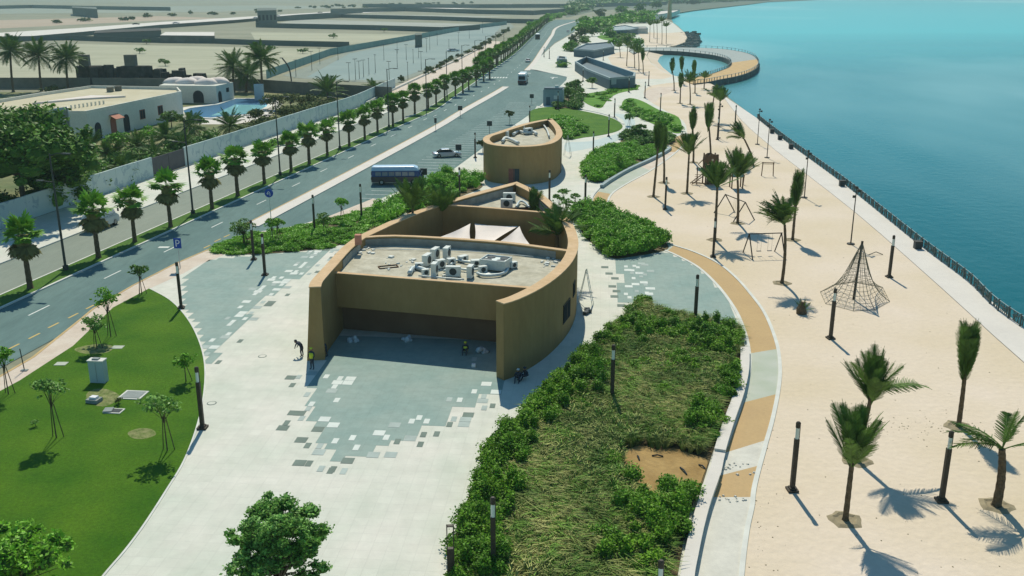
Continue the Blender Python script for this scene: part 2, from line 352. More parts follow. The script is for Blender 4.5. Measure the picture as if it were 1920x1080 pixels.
def thing(name, label, cat, loc=(0, 0, 0), rz=0.0, group=None):
    o = bpy.data.objects.new(name, None); C.collection.objects.link(o); o.location = loc; o.rotation_euler = (0, 0, rz)
    o.empty_display_size = .2
    return tag(o, label, cat, group)
def copy_tree(o, parent=None):
    c = o.copy(); C.collection.objects.link(c); c.parent = parent
    for ch in list(KIDS.get(o.name, [])) or list(o.children): copy_tree(ch, c)
    return c
KIDS = {}
def struct(name, poly, z, m, depth=0.0, label=None):
    mb = MB().prism(poly, z - depth, z, bottom=False, sides=depth > 0)
    o = mb.build(name, M[m], kind='structure')
    if label: o['label'] = label
    return o

# ------------------------------------------------------------------ road axis
A0 = R(10.5); ux, uy = math.sin(A0), math.cos(A0)
ref = [(-45.3 + ux * s, 101.7 + uy * s) for s in (-140, -60, 0, 60, 110, 140)] + G([(852, 175), (902, 141), (961, 100), (1006, 60), (1040, 37), (1115, 22), (1260, 9)])
ref = spline(ref, 30)
cum = [0.0]
for i in range(1, len(ref)): cum.append(cum[-1] + math.dist(ref[i], ref[i - 1]))
S0 = 140.0
def RP(s, o):
    s += S0; import bisect
    i = max(1, min(bisect.bisect_left(cum, s), len(ref) - 1)); a, b = ref[i - 1], ref[i]; L = cum[i] - cum[i - 1]; t = (s - cum[i - 1]) / L
    dx, dy = (b[0] - a[0]) / L, (b[1] - a[1]) / L
    return (a[0] + dx * L * t + dy * o, a[1] + dy * L * t - dx * o)
mref = spline([(-45.3 + ux * s + uy * o, 101.7 + uy * s - ux * o) for s, o in ((-140, 0), (-60, 0), (0, 0), (60, 0), (110, -.4), (138, -1.4), (208, -3.2), (290, -9.5), (391, -21), (540, -38), (702, -55.8))] + G([(1075, 36), (1130, 22)]), 30)
mcum = [0.0]
for i in range(1, len(mref)): mcum.append(mcum[-1] + math.dist(mref[i], mref[i - 1]))
def MP(s, o):
    s += S0; import bisect
    i = max(1, min(bisect.bisect_left(mcum, s), len(mref) - 1)); a, b = mref[i - 1], mref[i]; L = mcum[i] - mcum[i - 1]; t = (s - mcum[i - 1]) / L
    dx, dy = (b[0] - a[0]) / L, (b[1] - a[1]) / L
    return (a[0] + dx * L * t + dy * o, a[1] + dy * L * t - dx * o)
def mline(s0, s1, o, st=6.0):
    n = max(2, int((s1 - s0) / st)); return [MP(s0 + (s1 - s0) * i / n, o) for i in range(n + 1)]
def raz(s): a, b = RP(s - 1, 0), RP(s + 1, 0); return math.atan2(b[0] - a[0], b[1] - a[1])
def rline(s0, s1, o, st=6.0):
    n = max(2, int((s1 - s0) / st)); return [RP(s0 + (s1 - s0) * i / n, o) for i in range(n + 1)]
def band(name, s0, s1, o0, o1, z, m, depth=0.0): return struct(name, rline(s0, s1, o0) + rline(s0, s1, o1)[::-1], z, m, depth)

# ------------------------------------------------------------------ setting: land, sea, roads, paving
coast = [(2600, 1100), (2250, 870), (1915, 612), (1815, 527), (1725, 459), (1582, 344), (1477, 267), (1420, 222), (1366, 182), (1350, 165), (1330, 154), (1300, 148),
         (1262, 143), (1240, 133), (1222, 118), (1213, 104), (1216, 97), (1232, 93), (1262, 88), (1284, 80), (1289, 70), (1283, 60), (1272, 49), (1262, 42), (1258, 33),
         (1262, 25), (1300, 19), (1335, 15), (1400, 8), (1440, 3), (1560, -2), (1700, -6)]
cw = [(90, -40), (70, 20)][:0] + G(coast)
cw = [(40 + 20, -60), (50.0, 40)] + cw[1:] if False else cw
land = [(-9000, -60), (48, -60), (47, 40)] + [p for p in cw if p[1] > 45] + [(4000, 9000), (4000, 30000), (-12000, 30000), (-12000, -60)]
struct('ground', land, -0.14, 'terrain', 4.0)
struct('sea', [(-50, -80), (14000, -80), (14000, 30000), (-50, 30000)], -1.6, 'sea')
# seabed shelf of the lagoon beach, sloping into the water
lag = G([(1300, 150), (1262, 146), (1238, 136), (1218, 120), (1208, 103), (1214, 95), (1235, 91)]); lag2 = G([(1325, 142), (1285, 139), (1262, 131), (1246, 119), (1236, 108), (1240, 100), (1252, 95)])
mb = MB(); n = len(lag)
for p in lag: mb.v.append((p[0], p[1], -0.10))
for p in lag2: mb.v.append((p[0], p[1], -1.75))
mb.f += [(i, i + 1, n + i + 1, n + i) for i in range(n - 1)]
mb.build('beach_slope', M['sand'], kind='structure')
band('service_road', -130, 800, -9.0, -1.35, -0.10, 'asphalt2')
struct('carriageway', rline(-130, 900, 1.35) + mline(-130, 900, 11.2)[::-1], -0.096, 'asphalt')
seam = rline(14, 330, 11.0)
struct('parking_road', mline(10, 800, 11.0) + G([(1110, 34), (1085, 50), (1075, 60), (1040, 80), (1019, 99), (985, 128)]) + G([(1063, 143), (1062, 150), (1010, 201)]) + rline(60, 150, 25.1)[::-1] + G([(690, 381), (640, 398), (560, 421), (470, 436), (400, 463)]), -0.092, 'asphalt')
band('verge_pavement', -130, 420, -19.4, -9.15, -0.02, 'plaza', .1)
band('palm_strip', -130, 900, -1.35, 1.15, 0.0, 'verge', .1)
k = MB().ribbon(rline(-130, 900, 1.25), .26, -0.1, 0.03).ribbon(rline(-130, 420, -9.08), .2, -.1, .04); k.build('road_kerb', M['kerb'], kind='structure')
MB().ribbon(rline(-130, 900, -1.42), .2, -.1, .03).build('inner_road_kerb', M['kerb'], kind='structure')
for a, b in ((17, 200), (262, 850)):
    struct('median_strip', mline(a, b, 8.95) + mline(a, b, 10.9)[::-1], 0.02, 'prom', .12)
    MB().ribbon(mline(a, b, 8.85), .2, -.1, .04).build('median_kerb', M['yellowkerb'], kind='structure')
# plaza (white paving) : right of the roads to the sea wall
pl_left = G([(395, 466), (330, 494), (250, 535), (175, 579), (150, 600), (112, 630), (62, 670), (0, 706), (-150, 800), (-500, 1010)])
pl_right = [(47.2, 40)] + [p for p in cw if 45 < p[1] < 265]
plaza = [(-60, 20), (47.0, 20)] + pl_right + G([(1300, 146), (1262, 142), (1240, 132), (1221, 118), (1212, 104), (1216, 96), (1262, 87), (1284, 79), (1288, 70), (1282, 60), (1262, 43), (1225, 30), (1110, 36), (1085, 52), (1075, 62), (1040, 82), (1019, 101), (985, 129), (1005, 131), (1063, 144), (1062, 150), (1010, 201)]) + rline(60, 150, 25.2)[::-1] + G([(690, 382), (640, 399), (560, 422), (470, 437), (400, 464)]) + pl_left
struct('plaza', plaza, 0.0, 'plaza', .12)
struct('sidewalk', G([(395, 466), (330, 494), (250, 535), (175, 579), (150, 600), (112, 630), (62, 670), (0, 706), (-150, 800), (-500, 1010), (-500, 1060), (0, 735), (37, 715), (137, 650), (212, 578), (272, 545), (345, 512), (372, 497), (420, 478)]), 0.006, 'walk')
MB().ribbon(pl_left, .22, -.1, .03).build('sidewalk_kerb', M['yellowkerb'], kind='structure')
struct('sidewalk_corner', G([(700, 372), (742, 392), (660, 408), (600, 420), (560, 424), (620, 404), (655, 390)]), 0.006, 'walk')
# sand
sandL = [(1372, 1300), (1390, 1080), (1400, 997), (1410, 950), (1415, 910), (1435, 835), (1450, 780), (1461, 720), (1462, 680), (1455, 640), (1435, 590), (1410, 555), (1380, 521), (1345, 493), (1300, 472), (1258, 458),
         (1232, 441), (1200, 421), (1160, 406), (1144, 394), (1140, 378), (1150, 361), (1180, 342), (1215, 323), (1245, 303), (1268, 285), (1284, 268), (1288, 250), (1280, 226), (1240, 203), (1215, 187), (1207, 172), (1218, 161)]
sandR = [(1250, 156), (1300, 153), (1335, 158), (1352, 176), (1390, 225), (1440, 270), (1480, 302), (1602, 397), (1765, 540), (1920, 680), (2250, 950), (2500, 1300)]
sL = spline(G(sandL), 5); sandpoly = sL + spline(G(sandR), 3)
struct('sand', sandpoly, 0.008, 'sand')
struct('lagoon_beach', G([(1140, 108), (1150, 100), (1165, 97), (1215, 97), (1212, 104), (1221, 119), (1240, 133), (1262, 143), (1245, 148), (1190, 148), (1160, 138), (1148, 122)]), 0.008, 'sand')
struct('peninsula_sand', G([(1195, 60), (1250, 62), (1283, 60), (1288, 70), (1284, 79), (1262, 87), (1210, 88), (1205, 75)]), 0.008, 'sand')
struct('pink_play_surface', spline(G([(1215, 187), (1207, 174), (1225, 165), (1262, 163), (1285, 168), (1262, 172), (1240, 180), (1228, 192)]), 4, True), 0.016, 'walk')
MB().ribbon(offset(spline(G(sandR[3:]), 3), 0), .06, 0.0, .014).build('promenade_joint', M['bronze'], kind='structure')
struct('promenade', pl_right[1:] + spline(G(sandR[3:]), 3), 0.004, 'prom')
# running path
pathR = sandL
pathL = [(1283, 1300), (1303, 1080), (1312, 1010), (1326, 945), (1335, 920), (1352, 862), (1378, 790), (1395, 740), (1405, 690), (1403, 650), (1392, 610), (1375, 575), (1345, 535), (1310, 502), (1275, 482), (1245, 469),
         (1200, 455), (1165, 440), (1128, 415), (1113, 395), (1112, 375), (1125, 356), (1155, 334), (1190, 314), (1225, 298), (1245, 285), (1256, 274), (1262, 258)]
pathR2 = sandL[:28]
L_, R_ = spline(G(pathL), 6), spline(G(pathR2), 6)
def section(name, a, b, m, z=.012):
    n = len(L_) - 1; i, j = int(a * n), int(b * n)
    struct(name, L_[i:j + 1] + R_[i:j + 1][::-1], z, m)
secs = [(0, .13, 'pathwhite'), (.13, .168, 'tan'), (.168, .195, 'pathwhite'), (.195, .25, 'tan'), (.25, .325, 'pathgrey'), (.325, .555, 'tan'), (.555, .60, 'pathgrey'), (.60, .775, 'tan'), (.775, .86, 'pathgrey'), (.86, .93, 'walk'), (.93, 1, 'tan')]
for i, (a, b, m) in enumerate(secs): section('running_path', a, b, m)
kb = MB().ribbon(R_, .28, -.05, .07); kb.build('path_kerb', M['kerb'], kind='structure')
kb = MB().ribbon(L_[int(.2 * len(L_)):int(.66 * len(L_))], .3, -.05, .05); kb.build('inner_path_kerb', M['kerb'], kind='structure')
# rubble on the unfinished path
mb = MB()
for i in range(46):
    x, y = g(random.uniform(1345, 1415), random.choice([random.uniform(868, 892), random.uniform(930, 942)])); s = random.uniform(.05, .18)
    mb.box((x, y, .01), (s, s * random.uniform(.6, 1.5), s * .5), random.random() * 3, .6)
tag(mb.build('rubble', M['pathwhite']), 'loose pale rubble scattered on the unfinished running path', 'rubble', kind='stuff')

# blue-grey paving with stepped edges of single tiles
TA = R(-5.0); tc, ts = math.cos(TA), math.sin(TA)
def tg(i, j, s=.8): x, y = i * s, j * s; return (x * tc - y * ts, x * ts + y * tc)
def stepped(name, poly, z=.006, m='bluepave', s=.8, size=(60, 60)):
    inv = [((x * tc + y * ts) / s, (-x * ts + y * tc) / s) for x, y in poly]
    i0, i1 = int(min(p[0] for p in inv)) - 1, int(max(p[0] for p in inv)) + 1; j0, j1 = int(min(p[1] for p in inv)) - 1, int(max(p[1] for p in inv)) + 1
    mb = MB(); cells = set()
    for j in range(j0, j1 + 1):
        i = i0
        while i <= i1:
            if inside(poly, *tg(i + .5, j + .5, s)):
                st = i
                while i <= i1 and inside(poly, *tg(i + .5, j + .5, s)): cells.add((i, j)); i += 1
                a, b_, c, d = tg(st, j, s), tg(i, j, s), tg(i, j + 1, s), tg(st, j + 1, s); k = len(mb.v)
                mb.v += [(*p, z) for p in (a, b_, c, d)]; mb.f.append((k, k + 1, k + 2, k + 3))
            else: i += 1
    return mb.build(name, M[m], kind='structure'), cells
TILE = {}
for nm in ('darktile', 'midtile', 'lighttile'):
    for w_ in (.76, .38):
        me = MB().box((0, 0, 0), (w_, .76, .007)).mesh('tile'); me.materials.append(M[nm]); TILE[nm, w_] = me
def tiles(par, cells, nearpx=None, n_in=40, n_out=40, s=.8, z=.006, lim=None):
    edge = [c for c in cells if any((c[0] + a, c[1] + b) not in cells for a in range(-3, 4) for b in range(-3, 4))]
    outer = {(c[0] + a, c[1] + b) for c in edge for a in range(-2, 3) for b in range(-2, 3)} - cells
    if lim:
        edge = [c for c in edge if lim(*tg(c[0] + .5, c[1] + .5, s))]; outer = {c for c in outer if lim(*tg(c[0] + .5, c[1] + .5, s))}
    outer = sorted(outer); edge = sorted(edge); random.shuffle(outer); random.shuffle(edge)
    near = lambda c: any((c[0] + a, c[1] + b) in cells for a in (-1, 0, 1) for b in (-1, 0, 1))
    for c, kinds in [(c, ('lighttile', 'lighttile', 'midtile')) for c in edge[:n_in]] + [(c, ('midtile', 'midtile', 'darktile') if near(c) else ('darktile', 'darktile', 'midtile')) for c in outer[:n_out]]:
        me = TILE[random.choice(kinds), random.choice((.76, .38))]; x, y = tg(c[0] + .5, c[1] + .5, s)
        o = place('tile', me, parent=par, loc=(x, y, z + (.002 if c in cells else 0)), rot=(0, 0, TA))
pA = G([(606, 628), (606, 664), (583, 737), (581, 762), (587, 787), (603, 803), (606, 835), (634, 862), (690, 850), (712, 840), (736, 824), (781, 818), (787, 800), (831, 797), (853, 765), (878, 762), (903, 743), (937, 737), (945, 712), (943, 640)])
oA, cA = stepped('blue_plaza_front', pA)
tiles(oA, cA, n_in=16, n_out=26, lim=lambda x, y: y < 71.5 and not (x > -0.5))
for px, py, k, w_ in [(562, 775, 'darktile', .76), (565, 825, 'darktile', .76), (562, 868, 'darktile', .76), (545, 708, 'darktile', .76), (652, 864, 'darktile', .76), (598, 848, 'midtile', .76), (602, 879, 'midtile', .38), (624, 880, 'darktile', .38), (878, 778, 'darktile', .76),
                      (843, 796, 'darktile', .38), (794, 815, 'darktile', .38), (745, 828, 'darktile', .38), (908, 765, 'midtile', .38), (625, 797, 'lighttile', .76), (711, 812, 'lighttile', .76), (772, 790, 'lighttile', .38), (661, 821, 'lighttile', .38), (800, 790, 'lighttile', .38),
                      (862, 750, 'lighttile', .38), (912, 720, 'lighttile', .76), (930, 735, 'lighttile', .76), (612, 706, 'lighttile', .38), (740, 797, 'midtile', .76), (700, 853, 'midtile', .76)]:
    x, y = g(px, py); inside_ = (round((x * tc + y * ts) / .8 - .5), round((-x * ts + y * tc) / .8 - .5)) in cA
    place('tile', TILE[k, w_], parent=oA, loc=(x, y, .010), rot=(0, 0, TA))
pB = G([(345, 517), (372, 497), (398, 486), (480, 479), (560, 472), (612, 467), (606, 482), (590, 500), (560, 520), (520, 548), (490, 562), (468, 590), (440, 620), (405, 668), (386, 702), (384, 660), (377, 628), (362, 600), (345, 572)])
oB, cB = stepped('blue_plaza_left', pB)
tiles(oB, cB, n_in=46, n_out=24, lim=lambda x, y: x > -25.5 and y < 107 and x > -31 + (88 - y) * .4)
pC = G([(1150, 487), (1180, 482), (1250, 473), (1272, 481), (1310, 502), (1345, 535), (1375, 578), (1392, 614), (1300, 606), (1225, 583), (1190, 571), (1166, 567), (1160, 545), (1166, 520), (1152, 500)])
oC, cC = stepped('blue_plaza_right', pC)
tiles(oC, cC, n_in=0, n_out=0)
for k_ in range(26):
    x, y = g(random.uniform(1172, 1222), random.uniform(492, 562)); place('tile', TILE[random.choice(('lighttile', 'midtile')), random.choice((.76, .38))], parent=oC, loc=(x, y, .010), rot=(0, 0, TA))
for px, py in [(1134, 501), (1142, 513), (1153, 522), (1148, 537), (1152, 556), (1165, 573), (1156, 546)]:
    x, y = g(px, py); place('tile', TILE['darktile', .76], parent=oC, loc=(x, y, .010), rot=(0, 0, TA))
pD = G([(1060, 268), (1090, 266), (1110, 264), (1140, 256), (1165, 247), (1172, 238), (1168, 225), (1150, 214), (1175, 215), (1190, 225), (1188, 243), (1175, 256), (1140, 270), (1115, 276), (1085, 282), (1062, 284)])
struct('pale_blue_path', spline(pD, 3, True), .006, 'bluepave2')
struct('worn_patch', spline(G([(240, 812), (262, 804), (285, 806), (292, 816), (270, 824), (248, 822)]), 4, True), .040, 'worn') if M.setdefault('worn', mat('worn_grass', (.10, .15, .03), col2=(.24, .24, .10), scale=2.2, fine=(6, .3))) else 0
struct('worn_patch', spline(G([(162, 740), (180, 730), (205, 732), (225, 745), (200, 762), (170, 758)]), 4, True), .039, 'worn')
struct('worn_patch', spline(G([(140, 655), (180, 646), (212, 650), (200, 662), (160, 664)]), 4, True), .039, 'worn')
# far paths between lawns and low walls
MB().ribbon(spline(G([(1012, 203), (1012, 200), (1040, 196), (1080, 203), (1140, 216), (1169, 233)]), 4), .5, 0, .12).build('lawn_kerb', M['kerb'], kind='structure')

# lawns
lawnL = G([(280, 541), (318, 562), (346, 590), (366, 622), (380, 660), (385, 700), (381, 750), (368, 805), (345, 865), (312, 920), (272, 982), (235, 1032), (190, 1085), (120, 1180), (-300, 1500)])
lawn = spline(lawnL, 5) + [(-60, 25)] + G([(-500, 1062), (0, 734), (37, 714), (137, 649), (212, 577)])
struct('lawn', lawn, .035, 'lawn', .06)
MB().ribbon(spline(lawnL, 5), .12, 0, .05).build('lawn_edging', M['kerb'], kind='structure')
def bed(name, px, z=.05, m='soil', sm=True):
    P = G(px); P = spline(P, 4, True) if sm else P
    struct(name, P, z, m, .08); return P
V4 = bed('round_lawn', [(992, 212), (1010, 203), (1040, 201), (1080, 206), (1140, 219), (1166, 234), (1160, 245), (1130, 253), (1095, 258), (1058, 262), (1048, 240), (1000, 235)], m='lawn')
V5 = bed('leaf_lawn', [(1087, 183), (1100, 176), (1130, 171), (1165, 164), (1192, 159), (1195, 167), (1160, 175), (1140, 187), (1128, 202), (1112, 200), (1096, 192)], m='lawn2')
V6 = bed('slope_lawn', [(1168, 190), (1182, 184), (1205, 190), (1235, 206), (1272, 220), (1277, 248), (1255, 247), (1230, 235), (1205, 224), (1180, 212), (1167, 203)], m='lawn2')
far_lawn = bed('far_lawn', [(1120, 68), (1150, 63), (1168, 68), (1160, 74), (1135, 75)], m='lawn2')
bed('far_lawn', [(1090, 36), (1150, 32), (1175, 40), (1130, 44)], m='lawn2'); 
V1 = G([(1190, 570), (1212, 574), (1262, 591), (1320, 604), (1392, 616), (1396, 650), (1390, 690), (1374, 745), (1352, 800), (1332, 860), (1318, 905), (1300, 940), (1284, 1000), (1270, 1080), (1250, 1250), (900, 1300), (838, 1080), (858, 990), (888, 905), (920, 835), (990, 765), (1050, 708), (1105, 655), (1150, 612)])
struct('centre_bed', V1, .06, 'soil', .1)
V1soil = spline(G([(1170, 852), (1200, 838), (1236, 846), (1262, 842), (1300, 856), (1326, 866), (1318, 895), (1302, 930), (1262, 925), (1235, 945), (1205, 936), (1190, 915), (1168, 890)]), 4, True)
struct('bare_soil', V1soil, .10, 'orange_soil', .05)
V2 = bed('corner_bed', [(1078, 396), (1112, 392), (1140, 396), (1165, 412), (1205, 425), (1248, 455), (1246, 470), (1180, 482), (1148, 484), (1118, 462), (1092, 438)])
V3 = bed('kerbside_bed', [(1095, 312), (1115, 292), (1140, 282), (1180, 276), (1235, 275), (1250, 278), (1220, 296), (1180, 312), (1145, 332), (1120, 343), (1098, 332)])
V7 = bed('road_side_bed', [(400, 474), (412, 462), (470, 440), (560, 425), (640, 404), (700, 392), (750, 382), (770, 388), (740, 412), (690, 435), (650, 455), (600, 467), (480, 477)])
V8 = bed('building_side_bed', [(760, 386), (790, 360), (830, 330), (880, 335), (905, 350), (860, 370), (800, 395), (770, 405)])
V9 = bed('tree_bed', [(1040, 205), (1052, 180), (1068, 160), (1085, 163), (1095, 180), (1085, 205), (1060, 203)])
V10 = bed('beach_palm_bed', [(1165, 262), (1190, 248), (1225, 252), (1262, 262), (1255, 272), (1200, 275), (1170, 272)])

# road markings: every dash is its own piece
dash = MB().box((0, 0, 0), (.16, 3.0, .004)).mesh('dash'); dash.materials.append(M['white'])
ydash = MB().box((0, 0, 0), (.18, 1.4, .004)).mesh('dash'); ydash.materials.append(M['yellow'])
mk = bpy.data.objects.new('lane_marking', None); C.collection.objects.link(mk); mk['kind'] = 'structure'
s = -55.0
for px, py in [(73, 580), (211, 513), (320, 465), (407, 420), (490, 378), (555, 345), (607, 318), (658, 293), (700, 271), (737, 253), (769, 237), (797, 223)]:
    x, y = g(px, py); place('dash', dash, parent=mk, loc=(x, y, -.092), rot=(0, 0, -raz(30)))
for i in range(60):
    s = 128 + i * 11.5; x, y = MP(s, 5.0); place('dash', dash, parent=mk, loc=(x, y, -.092), rot=(0, 0, -raz(s)))
for px, py in [(25, 648), (64, 628), (100, 608), (137, 590), (170, 573)]:
    x, y = g(px, py); place('dash', ydash, parent=mk, loc=(x, y, -.092), rot=(0, 0, -R(12)))
for px, py in [(388, 461), (408, 449), (425, 441)]:
    x, y = g(px, py); place('dash', ydash, mk and None, parent=mk, loc=(x, y, -.088), rot=(0, 0, -R(14)))
st = MB().box((0, 0, 0), (7.2, .12, .004)).mesh('stall_line'); st.materials.append(M['white'])
for i in range(46):
    s = 36 + i * 2.75
    if s > 158: break
    x, y = RP(s, 21.0); place('stall_line', st, parent=mk, loc=(x, y, -.088), rot=(0, 0, -raz(s) + R(3)))
for px, py, sx, sy in [(307, 462, 1.2, .6)]:
    x, y = g(px, py); place('painted_symbol', MB().box((0, 0, 0), (sx, sy, .004)).mesh('painted_symbol'), M['white'], mk, loc=(x, y, -.092))
for i in range(9):                                             # zebra bars at the crossing
    x, y = RP(232, 1.9 + i * .95); place('zebra_bar', MB().box((0, 0, 0), (.5, 4.0, .004)).mesh('zebra_bar'), M['white'], mk, loc=(x, y, -.09), rot=(0, 0, -raz(232)))
ar = MB(); ar.box((0, 0, 0), (.5, 6, .004)).box((0, 3.2, 0), (2.4, 1.6, .004), 0)
for px, py in [(987, 138), (1037, 146)]:
    x, y = g(px, py); place('turn_arrow', ar.mesh('turn_arrow'), M['white'], mk, loc=(x, y, -.086), rot=(0, 0, -R(8)))

# ------------------------------------------------------------------ far desert
def wall_line(name, label, pts, h, m='farwall', t=.3, cat='wall', z0=-.14):
    P = G(pts)
    o = MB().ribbon(P, t, z0, h).build(name, M[m]); return tag(o, label, cat)
wall_line('boundary_wall', 'long grey plot wall crossing the desert behind the villa date palms', [(-200, 80), (130, 75), (250, 79), (400, 81), (480, 84), (560, 86), (655, 88)], 2.6)
wall_line('boundary_wall', 'grey plot wall across the desert halfway to the top of the photo', [(480, 51), (560, 53), (700, 56), (830, 60), (900, 55)], 3.4)
wall_line('boundary_wall', 'long dark plot wall just above the second desert plot', [(480, 42), (640, 33), (830, 38), (955, 43), (1010, 44)], 3.6)
wall_line('boundary_wall', 'far dark plot wall near the top edge of the photo', [(620, 24), (760, 21), (900, 26), (1000, 28), (1080, 22)], 5)
wall_line('boundary_wall', 'dark wall running along the near side of the far highway at left', [(-100, 82), (40, 78), (150, 68), (300, 53), (440, 43), (560, 32), (680, 24)], 2.6)
wall_line('boundary_wall', 'farthest dark plot wall under the top edge of the photo', [(680, 14), (900, 15), (1100, 14), (1250, 9)], 6)
wall_line('boundary_wall', 'thin dark plot wall at the far left horizon', [(-100, 19), (60, 15), (200, 18), (320, 20)], 5)
struct('far_highway', G([(-200, 66), (0, 61), (150, 52), (300, 41), (480, 30), (700, 17), (960, 7), (960, 12), (700, 23), (480, 37), (300, 50), (150, 62), (0, 75), (-200, 84)]), -.12, 'prom')
for px, m in [([(-100, 40), (300, 30), (420, 34), (300, 38), (100, 48), (-100, 58)], 'sandplot1'), ([(-60, 26), (400, 22), (700, 12), (500, 10), (-60, 14)], 'sandplot2'), ([(150, 82), (640, 92), (500, 138), (-50, 150), (-50, 110)], 'sandplot3'), ([(470, 60), (830, 65), (640, 84), (480, 78)], 'sandplot3'), ([(560, 36), (940, 46), (830, 54), (490, 48)], 'sandplot4'), ([(640, 26), (960, 31), (830, 34), (640, 31)], 'sandplot4')]:
    cc = dict(sandplot1=((.38, .30, .21), (.42, .34, .25)), sandplot2=((.22, .26, .2), (.28, .3, .24)), sandplot3=((.33, .335, .225), (.40, .39, .27)), sandplot4=((.30, .32, .26), (.36, .37, .31)))[m]
    M.setdefault(m, mat(m, cc[0], col2=cc[1], scale=.02, fine=(.1, .1), stretch=(.4, 1.8, 1))); struct('desert_plot', G(px), -.128, m)
struct('car_park', G([(560, 146), (650, 152), (742, 156), (800, 134), (870, 105), (930, 70), (965, 50), (955, 41), (900, 48), (760, 76), (650, 97), (530, 141)]), -.10, 'asphalt2')
struct('car_park_surface', G([(575, 144), (650, 149), (738, 150), (800, 128), (870, 98), (925, 66), (940, 48), (900, 50), (760, 78), (655, 100)]), -.094, 'carpark') if M.setdefault('carpark', mat('car_park_asphalt', (.20, .27, .25), col2=(.25, .32, .29), scale=.03)) else 0
P = G([(500, 147), (620, 103), (700, 88), (770, 75), (870, 56), (950, 46)])
hp = thing('hoarding_fence', 'pale teal hoarding fence along the far side of the car park', 'fence')
for a, b in zip(P[:-1], P[1:]):
    L = math.dist(a, b); n = max(1, int(L / 6)); az = math.atan2(b[1] - a[1], b[0] - a[0])
    me = MB().box((0, 0, 0), (L / n - .1, .08, 2.9)).mesh('panel'); me.materials.append(M['hoarding'])
    for i in range(n):
        t = (i + .5) / n; place('panel', me, parent=hp, loc=(a[0] + (b[0] - a[0]) * t, a[1] + (b[1] - a[1]) * t, -.12), rot=(0, 0, az + (.01 if i % 2 else -.01)))
P = rline(150, 420, -19)
MB().ribbon(P, .25, -.1, .5).build('car_park_kerb', M['kerb'], kind='structure')
struct('car_park_verge', rline(170, 470, -21) + rline(170, 470, -9.2)[::-1], -.015, 'walk')
struct('far_green_land', G([(1062, 33), (1110, 22), (1180, 15), (1258, 24), (1300, 18.5), (1335, 14.5), (1400, 7.6), (1440, 2.8), (1555, -2.2), (1500, -7), (1250, -6), (1100, 4), (1050, 14)]), -.125, 'fargreen') if M.setdefault('fargreen', mat('far_green_ground', (.075, .11, .07), col2=(.15, .17, .12), scale=.03)) else 0
# low building, shed and scrap
def simple_block(name, label, cat, px, z, h, m, rm=None, wins=0):
    P = G(px, h); t = thing(name, label, cat)
    cx, cy = sum(p[0] for p in P) / len(P), sum(p[1] for p in P) / len(P); t.location = (cx, cy, 0)
    Q = [(p[0] - cx, p[1] - cy) for p in P]
    MB().prism(Q, -.14, h, top=False, bottom=False).build('wall', M[m], t)
    MB().prism(Q, h - .3, h - .01).build('roof', M[rm or m], t)
    if wins:
        a, b = Q[0], Q[1]; az = math.atan2(b[1] - a[1], b[0] - a[0]); nx, ny = math.sin(az), -math.cos(az)
        for i in range(wins):
            tt = (i + .5) / wins; place('window', MB().box((0, 0, 0), (math.dist(a, b) / wins * .5, .1, h * .35)).mesh('window'), M['darkglass'], t, loc=(a[0] + (b[0] - a[0]) * tt + nx * .03, a[1] + (b[1] - a[1]) * tt + ny * .03, h * .35), rot=(0, 0, az))
    return t
simple_block('low_building', 'dark flat roofed building on the desert near the far highway', 'building', [(482, 20), (518, 19), (518, 15), (482, 15)], 0, 12, 'farwall', wins=5)
simple_block('long_shed', 'long grey shed behind the long plot wall at upper left', 'shed', [(175, 62), (302, 57), (300, 52), (180, 57)], 0, 4, 'farwall', 'scrap')
simple_block('long_shed', 'grey walled depot with pale roof beside the long plot wall', 'shed', [(300, 66), (402, 67), (402, 60), (310, 60)], 0, 4, 'greywall', 'prom')
simple_block('low_building', 'dark low hangar close to the upper left horizon', 'building', [(135, 14), (182, 17), (180, 13), (135, 12)], 0, 9, 'farwall')
simple_block('site_cabin', 'small dark square cabin standing behind the car park hoarding', 'cabin', [(778, 66), (791, 65), (791, 62), (778, 62)], 0, 6, 'farwall')

# ------------------------------------------------------------------ vegetation kit
def blob_leaves(mb, blobs, n, size, up=.45, core=None, shell=.42):
    tot = sum(b[3] * b[4] for b in blobs)
    for (x, y, z, r, h) in blobs:
        k = max(8, int(n * r * h / tot)); d = RNG.normal(size=(k, 3)); d /= np.linalg.norm(d, axis=1)[:, None]
        d[:, 2] = np.where(d[:, 2] < -.35, -d[:, 2], d[:, 2]); rad = 1 - shell * RNG.random(k) ** 1.3 + np.abs(RNG.normal(size=k)) * .16 - .06
        mb.leaves(np.stack([x + d[:, 0] * r * rad, y + d[:, 1] * r * rad, z + d[:, 2] * h * rad], 1), size, up)
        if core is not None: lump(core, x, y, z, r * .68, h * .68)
def lump(mb, x, y, z, r, h, n=8, seg=4):
    b = len(mb.v); ph = random.random() * 6
    for i in range(seg + 1):
        a = -math.pi / 2 + math.pi * i / seg
        for k in range(n):
            t = 2 * math.pi * k / n + ph; rr = r * (1 + .15 * math.sin(3 * t + i)); mb.v.append((x + math.cos(a) * math.cos(t) * rr, y + math.cos(a) * math.sin(t) * rr, z + math.sin(a) * h))
    for i in range(seg):
        for k in range(n): mb.f.append((b + i * n + k, b + i * n + (k + 1) % n, b + (i + 1) * n + (k + 1) % n, b + (i + 1) * n + k))
